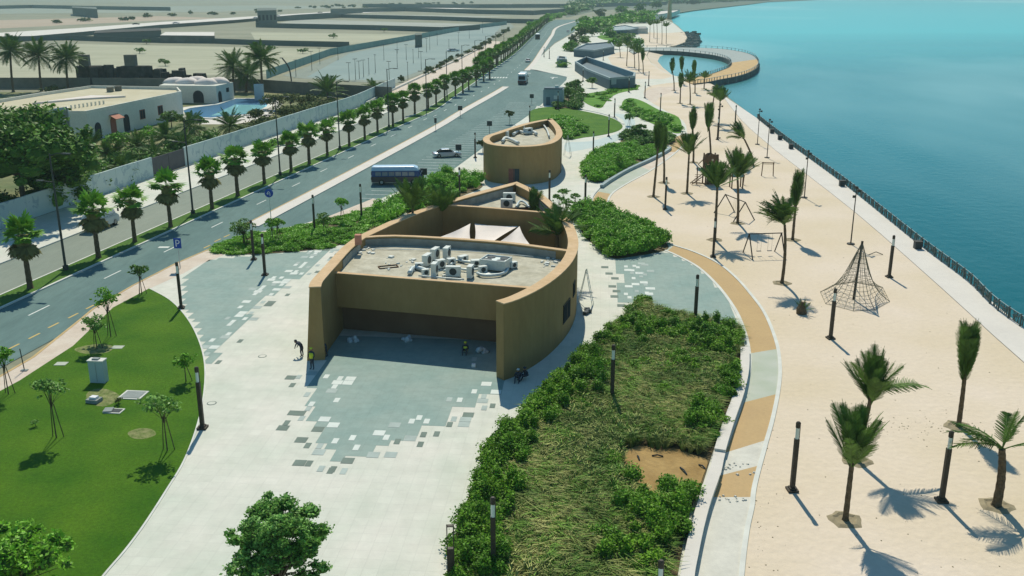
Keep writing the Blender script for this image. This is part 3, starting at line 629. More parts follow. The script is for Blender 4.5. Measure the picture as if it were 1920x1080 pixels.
def tree(name, label, loc, h, r, leafm='leaf', nl=1400, ls=.16, nb=9, trunk=.12, cz=None, ch=None, cat='tree', group=None, stakes=0, shape=1.0, rz=None, lean=(0, 0)):
    t = thing(name, label, cat, (loc[0], loc[1], loc[2] if len(loc) > 2 else 0), 0, group)
    cz = cz or h - r * .9; ch = ch or r * .8; tr = MB(); lx, ly = lean
    tr.tube([(0, 0, -.1), (lx * .15, ly * .15, cz * .4), (lx * .5, ly * .5, cz * .8), (lx, ly, cz + ch * .3)], [trunk, trunk * .85, trunk * .6, trunk * .25], 7)
    blobs = []
    for i in range(nb):
        a = i * 2.399 + random.random(); q = r * .62 * math.sqrt((i + .4) / nb); z = cz + ch * random.uniform(-.45, .75) * (1 - q / r * .4)
        br = r * random.uniform(.30, .5) * shape; x, y = lx + q * math.cos(a), ly + q * math.sin(a); blobs.append((x, y, z, br, br * random.uniform(.6, .85)))
        tr.tube([(lx * .4, ly * .4, cz * .62), (x * .5 + lx * .3, y * .5 + ly * .3, (cz * .7 + z) / 2 + .1), (x, y, z)], [trunk * .5, trunk * .3, trunk * .1], 5, cap=False)
    for i in range(nb):
        a = random.random() * 6.28; q = r * random.uniform(.7, 1.08); z = cz + ch * random.uniform(-.6, .9) * math.sqrt(max(.05, 1 - (q / r / 1.15) ** 2)); br = r * random.uniform(.10, .2)
        blobs.append((lx + q * math.cos(a), ly + q * math.sin(a), z, br, br * .8)); 
        if i % 2 == 0: tr.tube([(lx * .4, ly * .4, cz * .7), (lx + q * math.cos(a), ly + q * math.sin(a), z)], [trunk * .3, trunk * .06], 4, cap=False)
    tr.build('trunk', M['bark'], t)
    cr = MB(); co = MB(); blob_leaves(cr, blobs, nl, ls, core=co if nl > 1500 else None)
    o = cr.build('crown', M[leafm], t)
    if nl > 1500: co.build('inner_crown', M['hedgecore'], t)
    for i in range(stakes):
        a = i * 2.1 + .4; MB().tube([(math.cos(a) * .45, math.sin(a) * .45, -.05), (math.cos(a) * .12, math.sin(a) * .12, h * .55)], .03, 5).build('stake', M['bark'], t)
    return t
# palms
def frond_mesh(L=2.4, droop=.9, lw=.55, n=28, up=0.0, curl=1.0):
    mb = MB(); P = [(L * t * math.cos(droop * t * t * .6), 0, L * (up * t) - droop * L * .45 * t ** 2.2) for t in [i / 8 for i in range(9)]]
    mb.tube(P, [.028 * (1 - i / 9) + .006 for i in range(9)], 3, cap=False); q = []
    for i in range(n):
        t = .16 + .84 * i / (n - 1); k = t * 8; j = min(7, int(k)); f = k - j; p = np.array(P[j]) * (1 - f) + np.array(P[j + 1]) * f
        ll = lw * (math.sin(math.pi * min(1, t * .95 + .12)) ** .6) * random.uniform(.85, 1.15)
        for sgn in (-1, 1):
            d = np.array([.55 if droop > .3 else .8, sgn * (.8 if droop > .3 else .6), (-.35 if droop > .3 else -.12) * curl * random.uniform(.4, 1.4)]); e = p + d * ll; wv = np.array([.034 * L / 2.4, 0, 0])
            q.append([p - wv, p + wv, e + wv * .55, e - wv * .25])
    mb.quads(np.array(q)); return mb
FR = [frond_mesh(2.4, .8), frond_mesh(2.2, 1.1), frond_mesh(2.6, .45, .34)]
FR.append(frond_mesh(2.3, .10, .50, 34)); FR.append(frond_mesh(2.2, .25, .55, 32))
FRM = []
for f in FR:
    me = f.mesh('frond'); me.materials.append(M['frond']); FRM.append(me)
def fan_mesh(col, L=.75, rad=.62, n=9, hang=0.0):
    mb = MB(); mb.tube([(0, 0, 0), (L * .6, 0, .05), (L, 0, 0)], .018, 3, cap=False); q = []
    for i in range(n):
        a = -1.9 + 3.8 * i / (n - 1); d = np.array([math.cos(a), math.sin(a), -.12 - .25 * abs(math.sin(a)) - hang * .2]); s_ = np.array([-math.sin(a), math.cos(a), 0]) * .17
        c = np.array([L, 0, 0]); rr = rad * random.uniform(.85, 1.1); q.append([c, c + d * rr * .6 - s_, c + d * rr, c + d * rr * .6 + s_])
    mb.quads(np.array(q)); me = mb.mesh('frond'); me.materials.append(col); return me
FAN = [fan_mesh(M['frondlight'], 1.2, 1.0), fan_mesh(M['frondlight'], 1.4, 1.05), fan_mesh(M['frondlight'], .95, .9)]
DEADFAN = [fan_mesh(M['skirt'], 1.35, .95, 8)]
def trunk_mesh(pts, r0, r1, rings=9):
    mb = MB(); P = spline(pts, 5); n = len(P); mb.tube(P, [(r0 + (r1 - r0) * i / (n - 1)) * (1 + .10 * (i % 2)) * (1.5 if i == 0 else 1) for i in range(n)], 8); return mb
def street_palm(loc, label, rich, sc, rz):
    t = thing('fan_palm', label, 'palm tree', (*loc, 0), rz, 'fan palms lining the grass strip between the roads')
    if rich:
        place('trunk', SPM['trunk'], parent=t); 
        for i in range(30):
            el = R(random.choice([75, 55, 40, 22, 8, -8])); place('frond', random.choice(FAN), parent=t, loc=(0, 0, 4.9), rot=(0, -el, i * 2.4 + random.random() * .4))
        place('skirt', SPM['skirt'], parent=t)
    else:
        place('trunk', SPM['trunk'], parent=t); place('crown', SPM['crown'], parent=t); place('skirt', SPM['skirt'], parent=t)
    t.scale = (sc, sc, sc); return t
SPM = {}
SPM['trunk'] = trunk_mesh([(0, 0, -.1), (.02, 0, 1.5), (0, .03, 3.2), (0, 0, 5.0)], .26, .17).mesh('trunk'); SPM['trunk'].materials.append(M['trunk'])
def merge_fronds(base, meshes, specs, z):
    q = []
    for i, (rot, me) in enumerate(specs):
        m4 = Matrix.Translation((0, 0, z)) @ rot
        for p in me.polygons:
            if len(p.vertices) == 4: q.append([tuple(m4 @ me.vertices[k].co) for k in p.vertices])
    base.quads(np.array(q)); return base
from mathutils import Euler
sp = [(Euler((0, -R(random.choice([75, 55, 40, 22, 8, -8])), i * 2.4)).to_matrix().to_4x4(), random.choice(FAN)) for i in range(34)]
SPM['crown'] = merge_fronds(MB(), None, sp, 4.9).mesh('crown'); SPM['crown'].materials.append(M['frondlight'])
sp = [(Euler((0, R(random.uniform(35, 85)), i * 2.4)).to_matrix().to_4x4(), DEADFAN[0]) for i in range(34)]
sk = MB(); sk.tube([(0, 0, 3.1), (0, 0, 3.6), (0, 0, 4.9)], [.16, .6, .7], 8)
SPM['skirt'] = merge_fronds(sk, None, sp, 4.85).mesh('skirt'); SPM['skirt'].materials.append(M['skirt'])
def sand_palm(base, hpx, label, style='tied', n=15, lean=(0, 0), wind=0.0, trunk_r=.17, sc=1.0, ftop=2.3, pit=True, z0=0.0, rich=True, arms=(), group='young palms planted in the sand', name='date_palm', Y=None):
    """base px, top px row; lean: trunk top offset (m) ; wind: azimuth bending of the tied crown"""
    x, y = g(*base) if Y is None else (hgt(base[0], base[1], Y)[0], Y)
    H = hgt(hpx[0], hpx[1], y)[1]; tx = hgt(hpx[0], hpx[1], y)[0] - x
    t = thing(name, label, 'palm tree', (x, y, 0), 0, group)
    fl = min(3.4, H * (.56 if style == 'tied' else .48)) * sc; th = max(1.0, H - fl * (1.0 if style == 'tied' else .84)); n = int(n * (2.3 if style == 'tied' else 1.7))
    cx, cy = tx * .6 + lean[0], lean[1]
    trunk_mesh([(0, 0, -.1), (cx * .15 + lean[0] * .3, cy * .2, th * .35), (cx * .55 + lean[0] * .3, cy * .6, th * .7), (cx, cy, th)], trunk_r, trunk_r * .7).build('trunk', M['trunk'], t)
    s_ = fl / 2.3
    for i in range(n):
        a = i * 2.399 + random.random() * .5
        if style == 'tied': el = R(random.uniform(80, 92))
        elif style == 'plume': el = R(random.triangular(45, 92, 86))
        elif style == 'bent': el = R(random.triangular(20, 86, 66))
        elif style == 'spiky': el = R(random.triangular(28, 89, 76))
        elif style == 'open': el = R(random.triangular(5, 88, 62))
        else: el = R(random.uniform(-35, 80))
        if style == 'bent': a = wind + random.gauss(0, .75)
        me = random.choice(FRM[3:]) if style == 'tied' else random.choice(FRM[2:]) if style == 'spiky' else random.choice(FRM[:4]) if style == 'open' else random.choice(FRM[:3]); dz_ = random.uniform(-.75, .2) * fl if style == 'tied' else random.uniform(-.5, .1) * fl if style == 'plume' else 0
        if style == 'plume': me = random.choice(FRM[3:])
        place('frond', me, parent=t, loc=(cx + (random.uniform(-.08, .08) if style == 'tied' else 0), cy, max(.4, th - .05 + dz_ * .6)), rot=(random.uniform(-.5, .5) if style != 'tied' else random.uniform(-1.5, 1.5), -el, a), scale=(s_, s_, s_))
    for a in arms: place('frond', FRM[0], parent=t, loc=(cx, cy, th + .1), rot=(random.uniform(-.3, .3), -R(random.uniform(15, 42)), a), scale=(s_ * 1.1,) * 3)
    if pit:
        m_ = MB(); N_ = 14; rr_ = [(.0, .02), (.5, .02), (.66, .10), (.95, .005)]
        for r_, z_ in rr_:
            for k in range(N_): q_ = 1 + .12 * math.sin(k * 2.3 + x); m_.v.append((math.cos(k * 6.283 / N_) * r_ * q_, math.sin(k * 6.283 / N_) * r_ * q_, z_))
        for j in range(3):
            for k in range(N_): m_.f.append((j * N_ + k, (j + 1) * N_ + k, (j + 1) * N_ + (k + 1) % N_, j * N_ + (k + 1) % N_))
        m_.build('planting_ring', M['sandring'], t)
    return t
M['sandring'] = mat('damp_sand', (0.30, 0.25, 0.155), var=.15, scale=2, bump=.4)

# street palms
sp_px = [(57, 540), (185, 483), (253, 453), (320, 425), (398, 391), (446, 367), (496, 344), (546, 321), (580, 307), (614, 291), (655, 273), (684, 260), (708, 247), (737, 236), (756, 226), (778, 213), (803, 203), (818, 196), (834, 188), (854, 180), (868, 174), (879, 168), (893, 160), (907, 152), (918, 147)]
ORD = ['first', 'second', 'third', 'fourth', 'fifth', 'sixth', 'seventh', 'eighth', 'ninth', 'tenth', 'eleventh', 'twelfth', 'thirteenth', 'fourteenth', 'fifteenth', 'sixteenth', 'seventeenth', 'eighteenth', 'nineteenth', 'twentieth', 'twenty-first', 'twenty-second', 'twenty-third', 'twenty-fourth', 'twenty-fifth']
pos = [g(-60, 597)] + [g(*p) for p in sp_px]
for i, (x, y) in enumerate(pos):
    if i == 0: lb = 'fan palm on the grass strip just outside the left edge'
    else: lb = '%s fan palm from the left edge in the row between the roads' % ORD[i - 1]
    street_palm((x, y), lb, i < 11, random.uniform(.92, 1.10), random.random() * 6)
s = 228.0
while s < 820:
    x, y = RP(s, random.uniform(-.3, .3)); street_palm((x, y), 'far fan palm %s' % ('level with the crossing' if s < 262 else 'just beyond the crossing' if s < 300 else 'level with the dark truck' if s < 410 else 'past the dark truck' if s < 560 else 'near the far bend of the road'), False, random.uniform(.95, 1.15), random.random() * 6); s += 9.5
s = 250.0                                   # shorter row on the car park side
# ------------------------------------------------------------------ main building
H1 = 6.0
ring_px = [(580, 540), (583, 531), (592, 520), (615, 495), (640, 468), (667, 447), (700, 431), (737, 414), (777, 398), (831, 380), (897, 361), (969, 342), (1010, 362), (1043, 388), (1065, 410), (1076, 428), (1083, 450), (1082, 470), (1072, 492), (1050, 516), (1017, 540), (973, 562), (944, 571)]
Rg = G(ring_px, H1)
left = Rg[:12]; right = Rg[11:]
outer = spline(left, 3)[:-1] + spline(right, 3)
n = len(outer); TH = .85
inner = offset(outer, -TH)
cx_, cy_ = -4, 85
if inside(outer, *inner[len(inner) // 3]) is False: inner = offset(outer, TH)
# fix mitre at the apex
ai = 33
B1 = thing('leaf_building', 'large ochre leaf shaped pavilion with open front porch and rooftop machinery', 'building', (0, 0, 0))
def batter(i): return (.55 * max(0, 1 - i / 14.0))
mb = MB()
nrm = offset(outer, 1.0); sg = 1 if inside(outer, *offset(outer, .3)[n // 3]) else -1
for i in range(n):
    ox, oy = outer[i]; dxn, dyn = (nrm[i][0] - ox) * -sg, (nrm[i][1] - oy) * -sg; b = batter(i)
    mb.v += [(ox + dxn * b, oy + dyn * b, -.05), (ox, oy, H1), (inner[i][0], inner[i][1], H1), (inner[i][0], inner[i][1], -.05)]
capm = MB()
for i in range(n - 1):
    a, b = 4 * i, 4 * (i + 1)
    mb.f += [(a, a + 1, b + 1, b), (a + 2, a + 3, b + 3, b + 2), (a + 1, a + 2, b + 2, b + 1)]
mb.f += [(0, 3, 2, 1), (4 * (n - 1), 4 * (n - 1) + 1, 4 * (n - 1) + 2, 4 * (n - 1) + 3)]
mb.build('wall', M['stone'], B1)
cp = MB(); co = offset(outer, -.05 * sg); ci = offset(inner, .05 * sg)
for i in range(n): cp.v += [(*co[i], H1 + .01), (*co[i], H1 + .09), (*ci[i], H1 + .09), (*ci[i], H1 + .01)]
for i in range(n - 1):
    a, b = 4 * i, 4 * (i + 1)
    for k in range(3): cp.f.append((a + k, a + k + 1, b + k + 1, b + k))
cp.f += [(0, 3, 2, 1), (4 * n - 4, 4 * n - 3, 4 * n - 2, 4 * n - 1)]
cp.build('coping', M['stonecap'], B1)
def cross(name, px, z, th, zb, cap=True, m='stone'):
    P = spline(G(px, z), 3); MB().ribbon(P, th, zb, z).build(name, M[m], B1)
    if cap: MB().ribbon(P, th + .08, z + .01, z + .08).build('coping', M['stonecap'], B1)
    return P
HF = 5.45
F = G([(606, 510), (1002, 541)], HF)                                   # front fascia line
fas = MB().ribbon([F[0], F[1]], .35, 2.55, HF); fas.build('fascia', M['stone'], B1)
MB().ribbon([F[0], F[1]], .42, HF + .01, HF + .07).build('coping', M['stonecap'], B1)
dv = Vector((F[1][0] - F[0][0], F[1][1] - F[0][1])).normalized(); nv = Vector((-dv.y, dv.x))
back = [(F[0][0] + nv.x * 1.7 - .6, F[0][1] + nv.y * 1.7), (F[1][0] + nv.x * 1.7 + .8, F[1][1] + nv.y * 1.7)]
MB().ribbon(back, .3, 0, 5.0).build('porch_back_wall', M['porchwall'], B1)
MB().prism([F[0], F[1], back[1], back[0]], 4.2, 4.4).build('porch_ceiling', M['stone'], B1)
cr1 = cross('cross_wall', [(668, 447), (740, 443), (860, 449), (960, 457), (1072, 472)], H1, .45, 0)
cr2 = cross('cross_wall', [(826, 385), (900, 389), (1042, 401)], H1, .4, 0)
# inner parapet facings (grey) and roofs
ins = offset(outer, sg * (TH + .01))
rf1 = [F[0]] + [p for p in inner[:34] if F[0][1] < p[1] < cr1[0][1]] + cr1[:] + [p for p in inner[34:] if F[1][1] < p[1] < cr1[-1][1]] + [F[1]]
MB().prism(rf1, 5.05, 5.2).build('roof', M['roof'], B1)
rf2 = cr2 + [p for p in inner[28:] if p[1] > cr2[-1][1]][::-1] + [p for p in inner[:33] if p[1] > cr2[0][1]][::-1]
MB().prism(rf2, 4.85, 5.0).build('roof', M['roof'], B1)
def lining(P, z0, z1, th=.06): MB().ribbon(P, th, z0, z1).build('parapet_lining', M['parapet'], B1)
lin = offset(inner, .04 * sg)
lining([p for p in lin[:33] if F[0][1] + .5 < p[1] < cr1[0][1] - .3], 5.2, 5.88)
lining([p for p in lin[34:] if F[1][1] + 2 < p[1] < cr1[-1][1] - .3], 5.2, 5.88)
lining([(p[0], p[1] - .27) for p in cr1[1:-1]], 5.2, 5.88)
lining([p for p in lin[:33] if p[1] > cr2[0][1] + .4], 5.0, 5.88); lining([p for p in lin[36:] if p[1] > cr2[-1][1] + .4], 5.0, 5.88)
struct('courtyard_floor', [p for p in inner[:33] if cr1[0][1] < p[1] < cr2[0][1]] + cr2 + [p for p in inner[34:] if cr1[-1][1] < p[1] < cr2[-1][1]] + cr1[::-1], .012, 'bluepave')
# windows on the right outer wall
for px, py, ww, hh in [(1062, 583, 2.2, 1.5), (1076, 541, 1.2, 1.1)]:
    rx, ry = g(px, py, 0); best = None
    for i in range(n - 1):
        p, q = outer[i], outer[i + 1]; den = rx * (q[1] - p[1]) - ry * (q[0] - p[0])
        if abs(den) < 1e-9: continue
        t_ = (p[0] * (q[1] - p[1]) - p[1] * (q[0] - p[0])) / den; u_ = (p[0] * ry - p[1] * rx) / den
        if 0 <= u_ <= 1 and t_ > 0 and (best is None or t_ < best[0]): best = (t_, p, q)
    if best is None: continue
    t_, p, q = best; ox, oy = rx * t_, ry * t_; z = CAMH * (1 - t_); az = math.atan2(q[1] - p[1], q[0] - p[0])
    wt = place('window', MB().box((0, 0, -hh / 2), (ww, .16, hh)).mesh('window'), M['darkglass'], B1, loc=(ox, oy, z), rot=(0, 0, az))
    place('frame', MB().box((0, 0, -hh / 2 - .08), (ww + .16, .12, .08)).box((0, 0, hh / 2), (ww + .16, .12, .08)).box((0, 0, -hh / 2), (.06, .2, hh)).mesh('frame'), M['bronze'], wt)
# shade sails
def sail(label, px, zs):
    P = [Vector((*g(p[0], p[1], z), z)) for p, z in zip(px, zs)]; mb = MB(); N = 8; idx = {}
    a, b, c, d = P
    for i in range(N + 1):
        for j in range(N + 1):
            u, v = i / N, j / N; p = (a * (1 - u) + b * u) * (1 - v) + (d * (1 - u) + c * u) * v
            p = p + (Vector(sum(P, Vector()) / 4) - p) * (.10 * (1 - (2 * u - 1) ** 2 if j in (0, N) else 0) + .10 * (1 - (2 * v - 1) ** 2 if i in (0, N) else 0))
            p.z -= .5 * math.sin(math.pi * u) * math.sin(math.pi * v); mb.v.append(tuple(p))
    for i in range(N):
        for j in range(N): k = i * (N + 1) + j; mb.f.append((k, k + N + 1, k + N + 2, k + 1))
    o = mb.build('shade_sail', M['sailcloth'], smooth=True); return tag(o, label, 'shade sail')
sail('left pale pink shade sail stretched over the building courtyard', [(826, 444), (882, 419), (884, 458), (838, 460)], [4.4, 4.6, 4.4, 4.3])
sail('wide pale shade sail in the middle of the building courtyard', [(890, 419), (972, 424), (912, 462), (888, 460)], [4.5, 4.6, 4.2, 4.2])
sail('right pale shade sail next to the courtyard palm', [(932, 456), (974, 424), (993, 458), (960, 466)], [4.2, 4.8, 4.5, 4.2])
# rooftop plant
def ac_unit(label, px, py, z=5.2, rz=0.0, d=(1.0, .45, .95), group='air conditioning units on the pavilion roof', loc=None):
    x, y = loc or g(px, py, z); t = thing('ac_unit', label, 'air conditioner', (x, y, z), rz, group)
    MB().box((0, 0, .08), d).build('casing', M['acwhite'], t)
    fr = min(d[0], d[2]) * .36; fm = MB(); fm.tube([(0, -d[1] / 2 - .03, .08 + d[2] / 2), (0, -d[1] / 2 + .02, .08 + d[2] / 2)], fr, 14); fm.build('fan', M['acdark'], t)
    for s_ in (-1, 1): MB().box((s_ * d[0] * .35, 0, 0), (.12, d[1], .08)).build('foot', M['acdark'], t)
    return t
ac_unit('tall ac unit at the back left of the main roof cluster', 801, 498, rz=R(70), d=(1.15, .45, .95))
ac_unit('ac unit standing right behind the tall back left unit', 816, 486, rz=R(70), d=(1.15, .45, .95))
ac_unit('ac unit at the back centre of the main roof cluster', 838, 484, rz=R(75), d=(1.0, .45, .95))
ac_unit('slim ac unit at the front left of the main roof cluster', 815, 517, rz=R(80), d=(.9, .42, 1.05))
ac_unit('front ac unit with its round fan facing the porch', 850, 519, rz=R(-4), d=(1.25, .45, .85))
ac_unit('slim ac unit at the right end of the front row', 882, 521, rz=R(78), d=(.9, .42, 1.0))
ac_unit('low ac unit lying between the cluster and the chiller', 893, 499, rz=R(10), d=(.9, .55, .5))
ac_unit('small ac unit in the middle of the main roof cluster', 826, 503, rz=R(40), d=(.8, .5, .7))
ac_unit('front ac unit on the small rear roof', 950, 390, 5.0, R(-4), (1.3, .5, .95), 'air conditioning units on the small rear roof')
ac_unit('second ac unit behind on the small rear roof', 955, 378, 5.0, R(-4), (1.4, .5, .95), 'air conditioning units on the small rear roof')
for lb_, px_, py_, d_ in [('tiny ac unit right of the chiller', 962, 503, (.7, .4, .5)), ('tiny ac unit at the front left edge of the roof cluster', 798, 517, (.6, .35, .5)), ('low box unit behind the curved duct', 868, 490, (.9, .5, .45)), ('low box unit between the back units', 846, 496, (.7, .5, .5)), ('low box unit left of the tall back unit', 786, 505, (.7, .4, .5)), ('small box unit in front of the chiller', 905, 512, (.7, .4, .55))]:
    ac_unit(lb_, px_, py_, rz=R(random.uniform(-40, 80)), d=d_)
t = thing('chiller', 'big rooftop chiller with three open fans on top of the pavilion', 'air conditioner', (*g(930, 505, 5.2), 5.2), R(-22))
MB().box((0, 0, .15), (2.3, 1.7, .75)).build('casing', M['duct'], t)
for i in range(2):
    for j in range(2): fm = MB(); fm.tube([(-.6 + i * 1.2, -.42 + j * .84, .86), (-.6 + i * 1.2, -.42 + j * .84, .96)], .36, 14); fm.build('fan', M['acdark'], t)
MB().ribbon([(-1.12, -.82), (1.12, -.82), (1.12, .82), (-1.12, .82)], .12, .92, 1.02, closed=True).build('rim', M['acwhite'], t)
def duct(label, px, z=5.4, r=.26, m='duct', zz=None):
    P = [(*g(a, b, z), z) for a, b in px]; o = MB().tube(spline(P, 4), r * .62, 8).build('duct', M[m], smooth=True); return tag(o, label, 'duct')
duct('curved silver duct sweeping around the chiller at right', [(952, 495), (950, 508), (935, 515), (905, 516), (895, 512)], r=.22)
duct('silver duct snaking between the ac units', [(845, 497), (855, 488), (875, 491), (893, 492)], r=.2)
duct('pale bent duct at the left end of the roof cluster', [(768, 512), (776, 502), (790, 504), (800, 508)], r=.34)
duct('low silver pipe along the front of the roof cluster', [(785, 517), (830, 521), (870, 524)], z=5.35, r=.12)
duct('silver duct behind the front ac unit', [(832, 508), (850, 503), (880, 506), (905, 503)], r=.18)
duct('pale flexible duct coil on the rear roof', [(968, 388), (975, 377), (985, 380), (992, 388)], z=5.3, r=.22)
duct('thin pipe along the back parapet of the main roof', [(700, 466), (760, 468), (880, 471), (1000, 481)], z=5.3, r=.06, m='acwhite')
mb = MB()
for i in range(110):
    px, py = random.choice([(random.uniform(770, 950), random.uniform(488, 520)), (random.uniform(675, 700), random.uniform(462, 478)), (random.uniform(1015, 1045), random.uniform(480, 502)), (random.uniform(975, 1010), random.uniform(468, 476)), (random.uniform(720, 780), random.uniform(480, 510))])
    x, y = g(px, py, 5.2); s_ = random.uniform(.06, .42); mb.box((x, y, 5.2), (s_, s_ * random.uniform(.3, 1.2), s_ * .35), random.random() * 3)
tag(mb.build('roof_debris', M['acwhite']), 'pale offcuts and rubble left on the pavilion roof', 'debris', kind='stuff')
t = thing('timber_frame', 'small dark wooden frame lying on the left of the roof', 'frame', (*g(728, 501, 5.2), 5.21), R(20))
for a in ((0, -.35, 1.6, .08), (0, .35, 1.6, .08), (-.8, 0, .08, .7), (.8, 0, .08, .7)): MB().box((a[0], a[1], 0), (a[2], a[3], .08)).build('bar', M['timber'], t)
tag(MB().box((0, 0, 0), (.55, .55, .9)).build('red_box', M['awning']), 'red box standing on the left wall of the pavilion', 'box').location = (*g(672, 458, 6.08), 6.08)

# ------------------------------------------------------------------ second building
H2 = 5.65
ring2 = [(906, 263), (914, 270), (934, 274), (968, 276), (1002, 275), (1033, 270), (1048, 262), (1054, 252), (1051, 241), (1043, 231), (1034, 223), (1009, 227), (982, 233), (955, 241), (928, 250), (911, 256)]
o2 = G(ring2, H2); o2 = spline(o2[10:] + o2[:11], 4)[:-1]        # apex first
B2 = thing('small_leaf_building', 'smaller ochre teardrop shaped kiosk with machinery on its sunken roof', 'building')
s2 = 1 if inside(o2, *offset(o2, .5, True)[20]) else -1
i2 = offset(o2, s2 * .95, True)
MB().prism(o2, -.05, 4.6, top=False, bottom=False).build('wall', M['stone'], B2)
mb = MB(); N2 = len(o2)
for a, b in zip(o2, i2): mb.v += [(*a, 4.6), (*a, H2), (*b, H2), (*b, 4.55)]
for i in range(N2):
    a, b = 4 * i, 4 * ((i + 1) % N2)
    for k in range(3): mb.f.append((a + k, a + k + 1, b + k + 1, b + k))
mb.build('parapet', M['stone'], B2)
MB().prism(i2, 4.4, 4.62).build('roof', M['roof'], B2)
cp = MB(); a1, b1 = offset(o2, -s2 * .05, True), offset(i2, s2 * .05, True)
for a, b in zip(a1, b1): cp.v += [(*a, H2 + .01), (*a, H2 + .09), (*b, H2 + .09), (*b, H2 + .01)]
for i in range(N2):
    a, b = 4 * i, 4 * ((i + 1) % N2)
    for k in range(3): cp.f.append((a + k, a + k + 1, b + k + 1, b + k))
cp.build('coping', M['stonecap'], B2)
for px, ww, mm in [(957, .9, 'woodred'), (964, .9, 'acdark'), (908, .5, 'acdark'), (1051, .6, 'acdark')]:
    cand = [i for i in range(N2) if o2[i][1] < sum(p[1] for p in o2) / N2 + 1]
    bi = min(cand, key=lambda i: abs(960 + FPX * o2[i][0] / (o2[i][1] * math.cos(PITCH) + (CAMH - 1.2) * math.sin(PITCH)) - px))
    p, q = o2[bi - 1], o2[(bi + 1) % N2]; az = math.atan2(q[1] - p[1], q[0] - p[0])
    place('door', MB().box((0, 0, 0), (ww, .12, 2.4)).mesh('door'), M[mm], B2, loc=(o2[bi][0], o2[bi][1], 0), rot=(0, 0, az))
for i, (px, py, lb) in enumerate([(945, 258, 'left ac unit on the kiosk roof'), (975, 247, 'middle ac unit on the kiosk roof'), (990, 252, 'right ac unit on the kiosk roof')]):
    ac_unit(lb, px, py, 4.62, R(30 * i - 20), (1.5, .8, 1.0), 'air conditioning units on the kiosk roof')
def duct2(label, px, r=.25):
    P = [(*g(a, b, 5.0), 5.0) for a, b in px]; tag(MB().tube(spline(P, 4), r, 8).build('duct', M['acwhite'], smooth=True), label, 'duct')
duct2('white bent duct on the left of the kiosk roof', [(942, 265), (948, 258), (960, 262), (972, 268)]); duct2('curved white duct in the middle of the kiosk roof', [(962, 252), (972, 246), (985, 249), (1000, 247), (1006, 251)]); duct2('curved pipe along the right of the kiosk roof', [(1018, 233), (1025, 242), (1030, 256)], .14)

# ------------------------------------------------------------------ villa compound
def arch_mesh(w_, h, d=.14):
    P = [(-w_ / 2, 0), (w_ / 2, 0)] + [(w_ / 2 * math.cos(a), h - w_ / 2 + w_ / 2 * math.sin(a)) for a in [math.pi * k / 8 for k in range(9)]]
    mb = MB(); n_ = len(P); mb.v = [(x, -d / 2, z) for x, z in P] + [(x, d / 2, z) for x, z in P]
    mb.f = [tuple(range(n_)), tuple(reversed(range(n_, 2 * n_)))] + [(i, i + n_, (i + 1) % n_ + n_, (i + 1) % n_) for i in range(n_)]; return mb.mesh('arch')
def on_line(a, b, px):                      # world point on segment a-b seen in column px
    best = min(((abs(960 + FPX * (a[0] + (b[0] - a[0]) * t) / ((a[1] + (b[1] - a[1]) * t) * math.cos(PITCH) + (CAMH - 2) * math.sin(PITCH)) - px), t) for t in [i / 200 for i in range(201)]))
    t = best[1]; return (a[0] + (b[0] - a[0]) * t, a[1] + (b[1] - a[1]) * t)
HV = 5.8
vp = G([(161, 208), (340, 171), (333, 163), (172, 160), (80, 173), (0, 186), (-90, 197), (-90, 206), (75, 207), (125, 200), (129, 208)], HV)
VL = thing('villa', 'white flat roofed villa with arched openings and a terracotta awning', 'villa')
MB().prism(vp, -.1, HV - .6, top=False, bottom=False).build('wall', M['villa'], VL)
vi = offset(vp, .4, True); vi = vi if inside(vp, *vi[0]) else offset(vp, -.4, True)
mb = MB(); n_ = len(vp)
for a, b in zip(vp, vi): mb.v += [(*a, HV - .6), (*a, HV), (*b, HV), (*b, HV - .75)]
for i in range(n_):
    a, b = 4 * i, 4 * ((i + 1) % n_)
    for k in range(3): mb.f.append((a + k, a + k + 1, b + k + 1, b + k))
mb.build('parapet', M['villatrim'], VL)
MB().prism(vi, HV - .8, HV - .65).build('roof', M['villaroof'], VL)
c_ = G([(60, 190), (150, 182), (235, 177), (170, 176)], HV); MB().prism(c_, HV - .64, HV - .3).build('roof_slab', M['dome'], VL)
a, b = vp[0], vp[1]; az = math.atan2(b[1] - a[1], b[0] - a[0]); ny = (math.sin(az), -math.cos(az))
def onf(px, z, name, me, m, off=.02, parent=VL):
    p = on_line(a, b, px); return place(name, me, m, parent, loc=(p[0] + ny[0] * off, p[1] + ny[1] * off, z), rot=(0, 0, az))
for px in (268, 301):
    wn = onf(px, 1.7, 'window', MB().box((0, 0, 0), (2.1, .14, 2.0)).mesh('window'), M['woodred'])
    for k_ in (-.5, .5): place('pane', MB().box((k_, -.04, .15), (.85, .1, 1.7)).mesh('pane'), M['darkglass'], wn)
onf(184, 0, 'arch_opening', arch_mesh(2.1, 3.2), M['darkglass']); onf(212, 0, 'door', arch_mesh(2.0, 3.6), M['woodred']); onf(237, 0, 'arch_opening', arch_mesh(2.2, 3.5), M['darkglass'])
aw = MB(); aw.v = [(-1.6, 0, 4.1), (1.6, 0, 4.1), (1.6, -1.5, 3.3), (-1.6, -1.5, 3.3), (-1.6, 0, 4.0), (1.6, 0, 4.0), (1.6, -1.5, 3.2), (-1.6, -1.5, 3.2)]; aw.f = [(3, 2, 1, 0), (4, 5, 6, 7), (0, 1, 5, 4), (2, 3, 7, 6), (0, 4, 7, 3), (1, 2, 6, 5)]
onf(214, 0, 'awning', aw.mesh('awning'), M['awning'])
